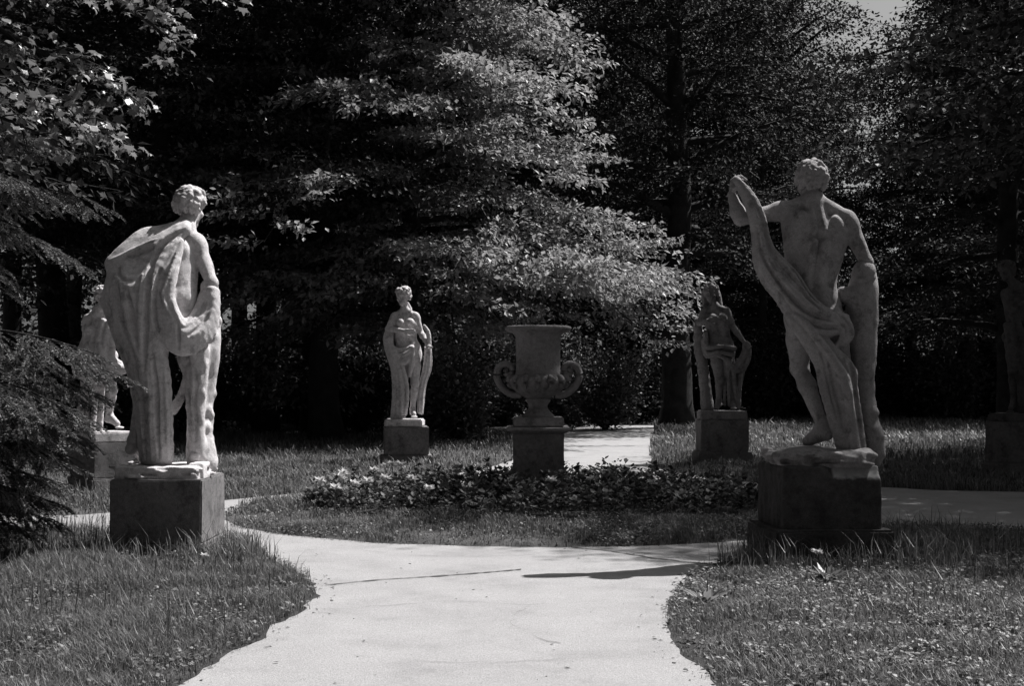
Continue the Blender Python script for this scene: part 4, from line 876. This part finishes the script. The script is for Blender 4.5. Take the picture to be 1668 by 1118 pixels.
# ------------------------------------------------------------------ spruce at the left edge
def spruce():
    rng = np.random.RandomState(12); bx, by = -4.75, 11.3
    t = thing('spruce_tree', 'spruce with drooping needled boughs at the left edge', 'tree', (bx, by, 0))
    mb = MB(); zz = np.linspace(-.1, 6.0, 8); mb.tube(np.stack([zz*0, zz*0, zz], 1), np.linspace(.14, .03, 8), 8)
    pos, ax = [], []
    def twig(p, d, ln, r=.004):
        d = d/np.linalg.norm(d); e = p+d*ln+np.array([0, 0, -.12*ln]); mid = (p+e)/2+np.array([0, 0, .02]); mb.tube([p, mid, e], [r, r*.8, r*.5], 3, False)
        m_ = int(ln*640); u = rng.rand(m_); c = p*(1-u)[:, None]**2+2*mid*(u*(1-u))[:, None]+e*(u**2)[:, None]
        pos.append(c); q = rng.randn(m_, 3); q -= d*(q@d)[:, None]; q = nrm(q); q[:, 2] = np.abs(q[:, 2])*.7-.1; ax.append(q*.9+d*.75)
    def bough(z, az, ln, droop, n_):
        tt = np.linspace(0, 1, 10)[:, None]; d = np.array([math.cos(az), math.sin(az), 0]); q = np.array([0, 0, z])+d*ln*tt+np.array([0, 0, 1])*(.12*ln*tt-droop*ln*tt**2); mb.tube(q, np.linspace(.022, .004, 10), 5, False)
        for j in range(n_):
            u = .12+.88*(j+rng.rand())/n_; p = np.array([np.interp(u, tt[:, 0], q[:, i]) for i in range(3)]); sg = 1 if j % 2 else -1
            a2 = az+sg*(.55+.35*rng.rand()); L_ = (.2+.38*(1-u)+.1*rng.rand())*min(1, ln/1.4)
            d2 = np.array([math.cos(a2), math.sin(a2), -.35-.3*rng.rand()]); twig(p, d2, L_)
            for q3 in range(3):
                a3 = a2+(.6 if q3 % 2 else -.6)+rng.randn()*.2; twig(p+d2*L_*(.25+.25*q3), np.array([math.cos(a3), math.sin(a3), -.5-.4*rng.rand()]), L_*.45)
        twig(q[-1], d+np.array([0, 0, -.4]), .2)
    for z, az, ln, dr in ((1.78, -.3, 1.6, .22), (1.65, -.05, 1.6, .24), (1.5, -.75, 1.55, .3), (1.4, -.35, 1.5, .32), (1.2, -.05, 1.3, .3), (1.05, -.85, 1.35, .3), (.85, -.45, 1.3, .28), (.6, -.15, 1.15, .25), (.45, -.7, 1.1, .22), (1.1, .3, 1.2, .3), (1.5, .3, 1.3, .3), (.7, .4, 1.1, .25), (1.3, -.6, 1.4, .3), (.75, -.7, 1.25, .25), (1.0, -.25, 1.3, .3), (.3, -.4, 1.1, .15), (1.5, -.5, 1.45, .4), (1.15, -.5, 1.35, .35), (.95, .1, 1.15, .25), (.6, -.35, 1.15, .2), (1.35, -.2, 1.3, .3), (.4, -.1, 1.1, .2), (1.55, .05, 1.4, .3), (.8, -.6, 1.2, .25), (1.45, -.4, 1.5, .3),
                          (2.95, -.25, 1.5, .22), (3.05, -.65, 1.45, .26), (2.75, .15, 1.2, .45), (2.55, -.5, 1.0, .6), (3.4, -.4, 1.1, .3), (3.5, .3, 1.0, .3), (4.2, 0, .8, .3), (3.9, -1.1, .9, .3)):
        bough(z, az, ln, dr, 20)
    for i in range(26): bough(.6+.17*i, 1.2+i*1.07 % 3.6, 1.5*(1-i/32), .3, 8)
    pos = np.concatenate(pos); ax = np.concatenate(ax); n_ = len(pos)
    obj('trunk', mb.mesh('trunk'), M_BARK, t)
    obj('needles', scatter('needles', T_DIAMOND, pos, ax, rng.randn(n_, 3), .028*(.7+.6*rng.rand(n_)), .0052), M_NEEDLE, t)
spruce()

# ------------------------------------------------------------------ grass
PEDS = [(AX, AY, .44, .53), (BX, BY, .5, .51), (CX, CY, .45, .45), (DX, DY, .47, .44), (EX, EY, .42, .42), (FX, FY, .45, .45)]
def blades(name, x, y, z, h, wd, seed, lean=.5):
    rng = np.random.RandomState(seed); n_ = len(x); a = rng.rand(n_)*2*PI; l = lean*(.1+1.5*rng.rand(n_)**1.3); d = np.stack([np.cos(a), np.sin(a)], 1)
    s = np.stack([-d[:, 1], d[:, 0]], 1)*wd[:, None]/2; b = np.stack([x, y], 1)
    def ring(f, up, wk):
        c = b+d*(l*h*f)[:, None]; zc = z+h*up
        return np.concatenate([c-s*wk, zc[:, None]], 1), np.concatenate([c+s*wk, zc[:, None]], 1)
    p0, p1 = ring(0, 0, 1); p2, p3 = ring(.3, .62, .85); tip, _ = ring(1.0, .95, 0)
    v = np.stack([p0, p1, p3, p2, tip], 1).reshape(-1, 3); i = np.arange(n_)[:, None]*5
    fl = np.concatenate([i+np.array([[0, 1, 2, 3]]), i+np.array([[3, 2, 4]])], 1)
    return mesh_np(name, v, fl.ravel(), np.tile([4, 3], n_), False)
def fbm(x, y, s): return np.array([noise.noise(Vector((a*s, b*s, 3.3))) for a, b in zip(x, y)])
def lawn(name, x0, x1, y0, y1, n_, h0, wd, seed, hvar=.95):
    rng = np.random.RandomState(seed); x = x0+(x1-x0)*rng.rand(n_); y = y0+(y1-y0)*rng.rand(n_)
    ok = np.abs(x) < .42*y+1.2; x, y = x[ok], y[ok]
    ok = ~on_path(x+rng.randn(len(x))*.02, y+rng.randn(len(x))*.02); x, y = x[ok], y[ok]
    for a, b, c, d in PEDS:
        ok = ~((np.abs(x-a) < c) & (np.abs(y-b) < d)); x, y = x[ok], y[ok]
    f = fbm(x, y, 1.6)+.6*fbm(x, y, 5.0); keep = rng.rand(len(x)) < np.clip(.75+.7*f, .15, 1); x, y, f = x[keep], y[keep], f[keep]
    z = np.where(inside(ISL, x, y), isl_h(x, y)-.01, 0)
    h = h0*(.4+.8*rng.rand(len(x)))*(1+hvar*np.clip(f, -.6, 1))
    if y0 < 12:
        nearp = sum(on_path(x+a, y+b).astype(float) for a, b in ((.13, 0), (-.13, 0), (0, .16), (0, -.16)))
        h = h*(1-.2*np.minimum(nearp, 3)); kp = rng.rand(len(x)) > .25*nearp; x, y, z, h = x[kp], y[kp], z[kp], h[kp]
    return x, y, z, h, wd*(.6+.7*rng.rand(len(x)))
parts = []
for k_, (ar, n_, h0, wd) in enumerate((((-4.6, -1.0, 5.5, 13.2), 160000, .085, .0040), ((.7, 5.4, 5.5, 13.6), 190000, .058, .0040), ((-3.2, 3.8, 11.6, 18.6), 75000, .07, .007), ((-8, -2.2, 13.2, 24), 60000, .10, .010), ((3.0, 10, 13, 24), 40000, .10, .010), ((-12, 12, 18, 38), 80000, .12, .016), ((1, 22, 30, 58), 60000, .16, .03))):
    parts.append(lawn('lawn', ar[0], ar[1], ar[2], ar[3], n_, h0, wd, 50+k_))
x, y, z, h, wd = [np.concatenate([p[i] for p in parts]) for i in range(5)]
tag(obj('lawn_grass', blades('lawn_grass', x, y, z, h, wd, 5, .75), M_GRASS), 'rough grass growing on the lawns beside the path', 'grass', None, 'stuff')
# clover and small herbs among the grass
rng = np.random.RandomState(66); xs, ys = [], []
for x0, x1, y0, y1, n_ in ((-4.6, -1.0, 5.5, 13.2, 45000), (.7, 5.4, 5.5, 13.6, 95000), (-3.2, 3.8, 11.6, 18.6, 22000), (-8, -2.2, 13.2, 22, 14000)):
    xs.append(x0+(x1-x0)*rng.rand(n_)); ys.append(y0+(y1-y0)*rng.rand(n_))
x, y = np.concatenate(xs), np.concatenate(ys); ok = ~on_path(x, y)
for a, b, c, d in PEDS: ok &= ~((np.abs(x-a) < c) & (np.abs(y-b) < d))
x, y = x[ok], y[ok]; f = fbm(x, y, 2.2)+.7*fbm(x+9, y, 6.0); k_ = rng.rand(len(x)) < np.clip(.35+1.1*f, .03, 1); x, y = x[k_], y[k_]; n_ = len(x)
z = np.where(inside(ISL, x, y), isl_h(x, y), 0)+.015+.05*rng.rand(n_); a = rng.randn(n_, 3); a[:, 2] *= .35; L_ = .016+.018*rng.rand(n_)
tag(obj('clover', scatter('clover', T_OVAL, np.stack([x, y, z], 1), a, np.array([0, 0, 1.])+rng.randn(n_, 3)*.35, L_, L_*.8), M_CLOVER), 'clover and small herbs growing through the rough grass', 'clover', None, 'stuff')
# tall unmown tufts round the near pedestals
rng = np.random.RandomState(61); xs, ys, hs = [], [], []
for cx, cy_, sx, sy, n_, hh in ((AX, 11.15, .55, .12, 300, .16), (AX+.62, 11.2, .2, .3, 500, .22), (AX-.55, 11.4, .2, .4, 300, .22), (BX-.1, 10.62, .5, .14, 320, .17), (BX-.55, 10.8, .15, .3, 260, .24), (BX+.6, 10.9, .25, .4, 400, .26), (BX+1.3, 11.3, .4, .3, 300, .22), (-3.6, 9.5, .4, .9, 700, .18), (-4, 16.5, .9, .5, 500, .25), (3.3, 12.2, .4, .4, 300, .25), (-2.2, 10.3, .35, .4, 300, .16), (-3.9, 12.4, .5, .4, 500, .26), (2.6, 8.6, .8, .8, 400, .13)):
    xs.append(cx+rng.randn(n_)*sx); ys.append(cy_+rng.randn(n_)*sy); hs.append(hh*(.4+.9*rng.rand(n_)))
x, y, h = np.concatenate(xs), np.concatenate(ys), np.concatenate(hs); ok = ~on_path(x, y)
for a, b, c, d in PEDS: ok &= ~((np.abs(x-a) < c) & (np.abs(y-b) < d))
x, y, h = x[ok], y[ok], h[ok]
rs = np.random.RandomState(5)
def stalks():
    q = [(-3.9+2.4*rs.rand(), 7+5.5*rs.rand()) for _ in range(420)]+[(1.2+3.2*rs.rand(), 7.5+5*rs.rand()) for _ in range(260)]
    q = np.array(q); q = q[~on_path(q[:, 0], q[:, 1])]; return q[:, 0], q[:, 1]
sx, sy = stalks(); ok = np.ones(len(sx), bool)
for a, b, c, d in PEDS: ok &= ~((np.abs(sx-a) < c) & (np.abs(sy-b) < d))
sx, sy = sx[ok], sy[ok]; x = np.concatenate([x, sx]); y = np.concatenate([y, sy]); h = np.concatenate([h, .14+.2*rs.rand(len(sx))])
tag(obj('tall_grass', blades('tall_grass', x, y, x*0, h, np.full(len(x), .006), 8, .55), M_GRASS), 'tall unmown grass round the feet of the near pedestals', 'grass', None, 'stuff')

# leaf litter and grit on the path
rng = np.random.RandomState(91); n_ = 9000; x = -1.9+5.4*rng.rand(n_); y = 5.5+8*rng.rand(n_)**1.2; ok = on_path(x, y)
ed = np.array([np.min(np.hypot(POLY[:, 0]-a, POLY[:, 1]-b)) for a, b in zip(x, y)]); ok &= rng.rand(n_) < np.where(ed < .14, .8, .035); x, y = x[ok], y[ok]; n_ = len(x)
a = rng.randn(n_, 3); a[:, 2] *= .12; L_ = .008+.034*rng.rand(n_)**2.5
tag(obj('leaf_litter', scatter('leaf_litter', T_DIAMOND, np.stack([x, y, np.full(n_, .010)], 1), a, np.array([0, 0, 1.])+rng.randn(n_, 3)*.25, L_, L_*.5), M_LEAF), 'small leaf litter scattered over the pale path', 'leaf litter', None, 'stuff')

# ------------------------------------------------------------------ flower bed
rng = np.random.RandomState(71); n_ = 1350
r = np.sqrt(rng.rand(n_)); a = rng.rand(n_)*2*PI; x = BC[0]+r*np.cos(a)*BRX; y = BC[1]+r*np.sin(a)*BRY
ok = ~((np.abs(x-UX) < .36) & (np.abs(y-UY) < .36)); x, y = x[ok], y[ok]; z = isl_h(x, y)
pos, ax, nn, ln = [], [], [], []; mb = MB()
for i in range(len(x)):
    hh = (.10+.16*rng.rand())*(1+.7*noise.noise(Vector((x[i]*2.2, y[i]*2.2, 5))))+(.12*rng.rand() if rng.rand() < .3 else 0); m_ = 13; top = np.array([x[i]+rng.randn()*.02, y[i]+rng.randn()*.02, z[i]+hh])
    mb.tube([(x[i], y[i], z[i]-.02), top], [.006, .003], 3, False)
    u = rng.rand(m_); aa = rng.rand(m_)*2*PI; d = np.stack([np.cos(aa), np.sin(aa), .2+.7*u+rng.randn(m_)*.2], 1)
    pos.append(np.stack([x[i]+np.cos(aa)*.015, y[i]+np.sin(aa)*.015, z[i]+hh*(.25+.75*u)], 1)); ax.append(d); nn.append(np.stack([-np.cos(aa)*.5, -np.sin(aa)*.5, np.ones(m_)], 1)+rng.randn(m_, 3)*.3); ln.append((.028+.034*rng.rand(m_))*(1.25 if i % 3 else .75))
pos, ax, nn, ln = [np.concatenate(q) for q in (pos, ax, nn, ln)]
bed = tag(obj('bedding_plants', scatter('bedding_plants', T_OVAL, pos, ax, nn, ln, ln*.8), M_BED), 'low leafy bedding plants massed round the urn pedestal', 'flower bed', None, 'stuff')
# pale flower heads standing out of the bed
def flower(label, loc, hgt, r, seed, group, petals=12):
    rng = np.random.RandomState(seed); t = thing('flower', label, 'flower', loc, rng.rand()*6, group)
    mb = MB(); mb.tube([(0, 0, -.02), (.01, 0, hgt*.5), (.0, 0.01, hgt)], [.005, .004, .004], 5); obj('stem', mb.mesh('stem'), M_BED, t)
    m_ = petals*3; aa = rng.rand(m_)*2*PI; u = rng.rand(m_); d = np.stack([np.cos(aa), np.sin(aa), .1+1.2*u], 1)
    p = np.array([0, 0.01, hgt])+d*r*.25
    obj('petals', scatter('petals', T_OVAL, p, d, np.stack([-np.cos(aa), -np.sin(aa), np.ones(m_)], 1), r*(.6+.4*rng.rand(m_)), r*.55), M_PETAL, t); return t
FG = 'pale flower heads in the flower bed'
f0 = flower('pale flower head rising above the leaves of the flower bed', (*gnd(640, 812), .1), .34, .075, 1, FG)
for px, py, sc in ((655, 815, 1.0), (628, 813, .95), (560, 832, .95), (552, 845, 1.0), (600, 848, .9), (630, 845, .9), (580, 852, .9), (670, 848, .9), (700, 858, .8), (520, 842, .9), (545, 856, .9), (900, 850, .8), (760, 856, .8), (610, 822, .9), (960, 848, .8), (1060, 850, .8)):
    gx, gy = gnd(px, py); zz_ = float(isl_h(np.array([gx]), np.array([gy]))[0]); copy_tree(f0, (gx, gy, zz_-.04), px, sc)
f0.location.z = float(isl_h(np.array([f0.location.x]), np.array([f0.location.y]))[0])-.04
gx, gy = gnd(333, 935); flower('small white flower in the grass at the foot of the left pedestal', (gx, gy, 0), .12, .035, 3, None)
gx, gy = gnd(1330, 940); flower('white flower among weeds at the foot of the broken pedestal', (gx, gy, 0), .16, .045, 4, None)
def weed(label, px, py, seed):
    rng = np.random.RandomState(seed); gx, gy = gnd(px, py); t = thing('weed', label, 'weed', (gx, gy, 0))
    aa = np.arange(14)*2.4; d = np.stack([np.cos(aa), np.sin(aa), .25+.9*rng.rand(14)], 1); L_ = .12+.08*rng.rand(14)
    obj('leaves', scatter('leaves', T_OVAL, np.zeros((14, 3))+np.array([0, 0, .01]), d, np.stack([-np.cos(aa)*.6, -np.sin(aa)*.6, np.ones(14)], 1), L_, L_*.35), M_MAPLE, t)
    mb = MB(); mb.tube([(0, 0, -.02), (0.01, 0, .16), (.0, .01, .2)], [.006, .004, .002], 5); obj('stem', mb.mesh('stem'), M_BED, t)
weed('broad-leaved weed in front of the broken pedestal', 1345, 948, 5)
weed('leafy weed in the rough grass by the right edge of the path', 1150, 990, 6)
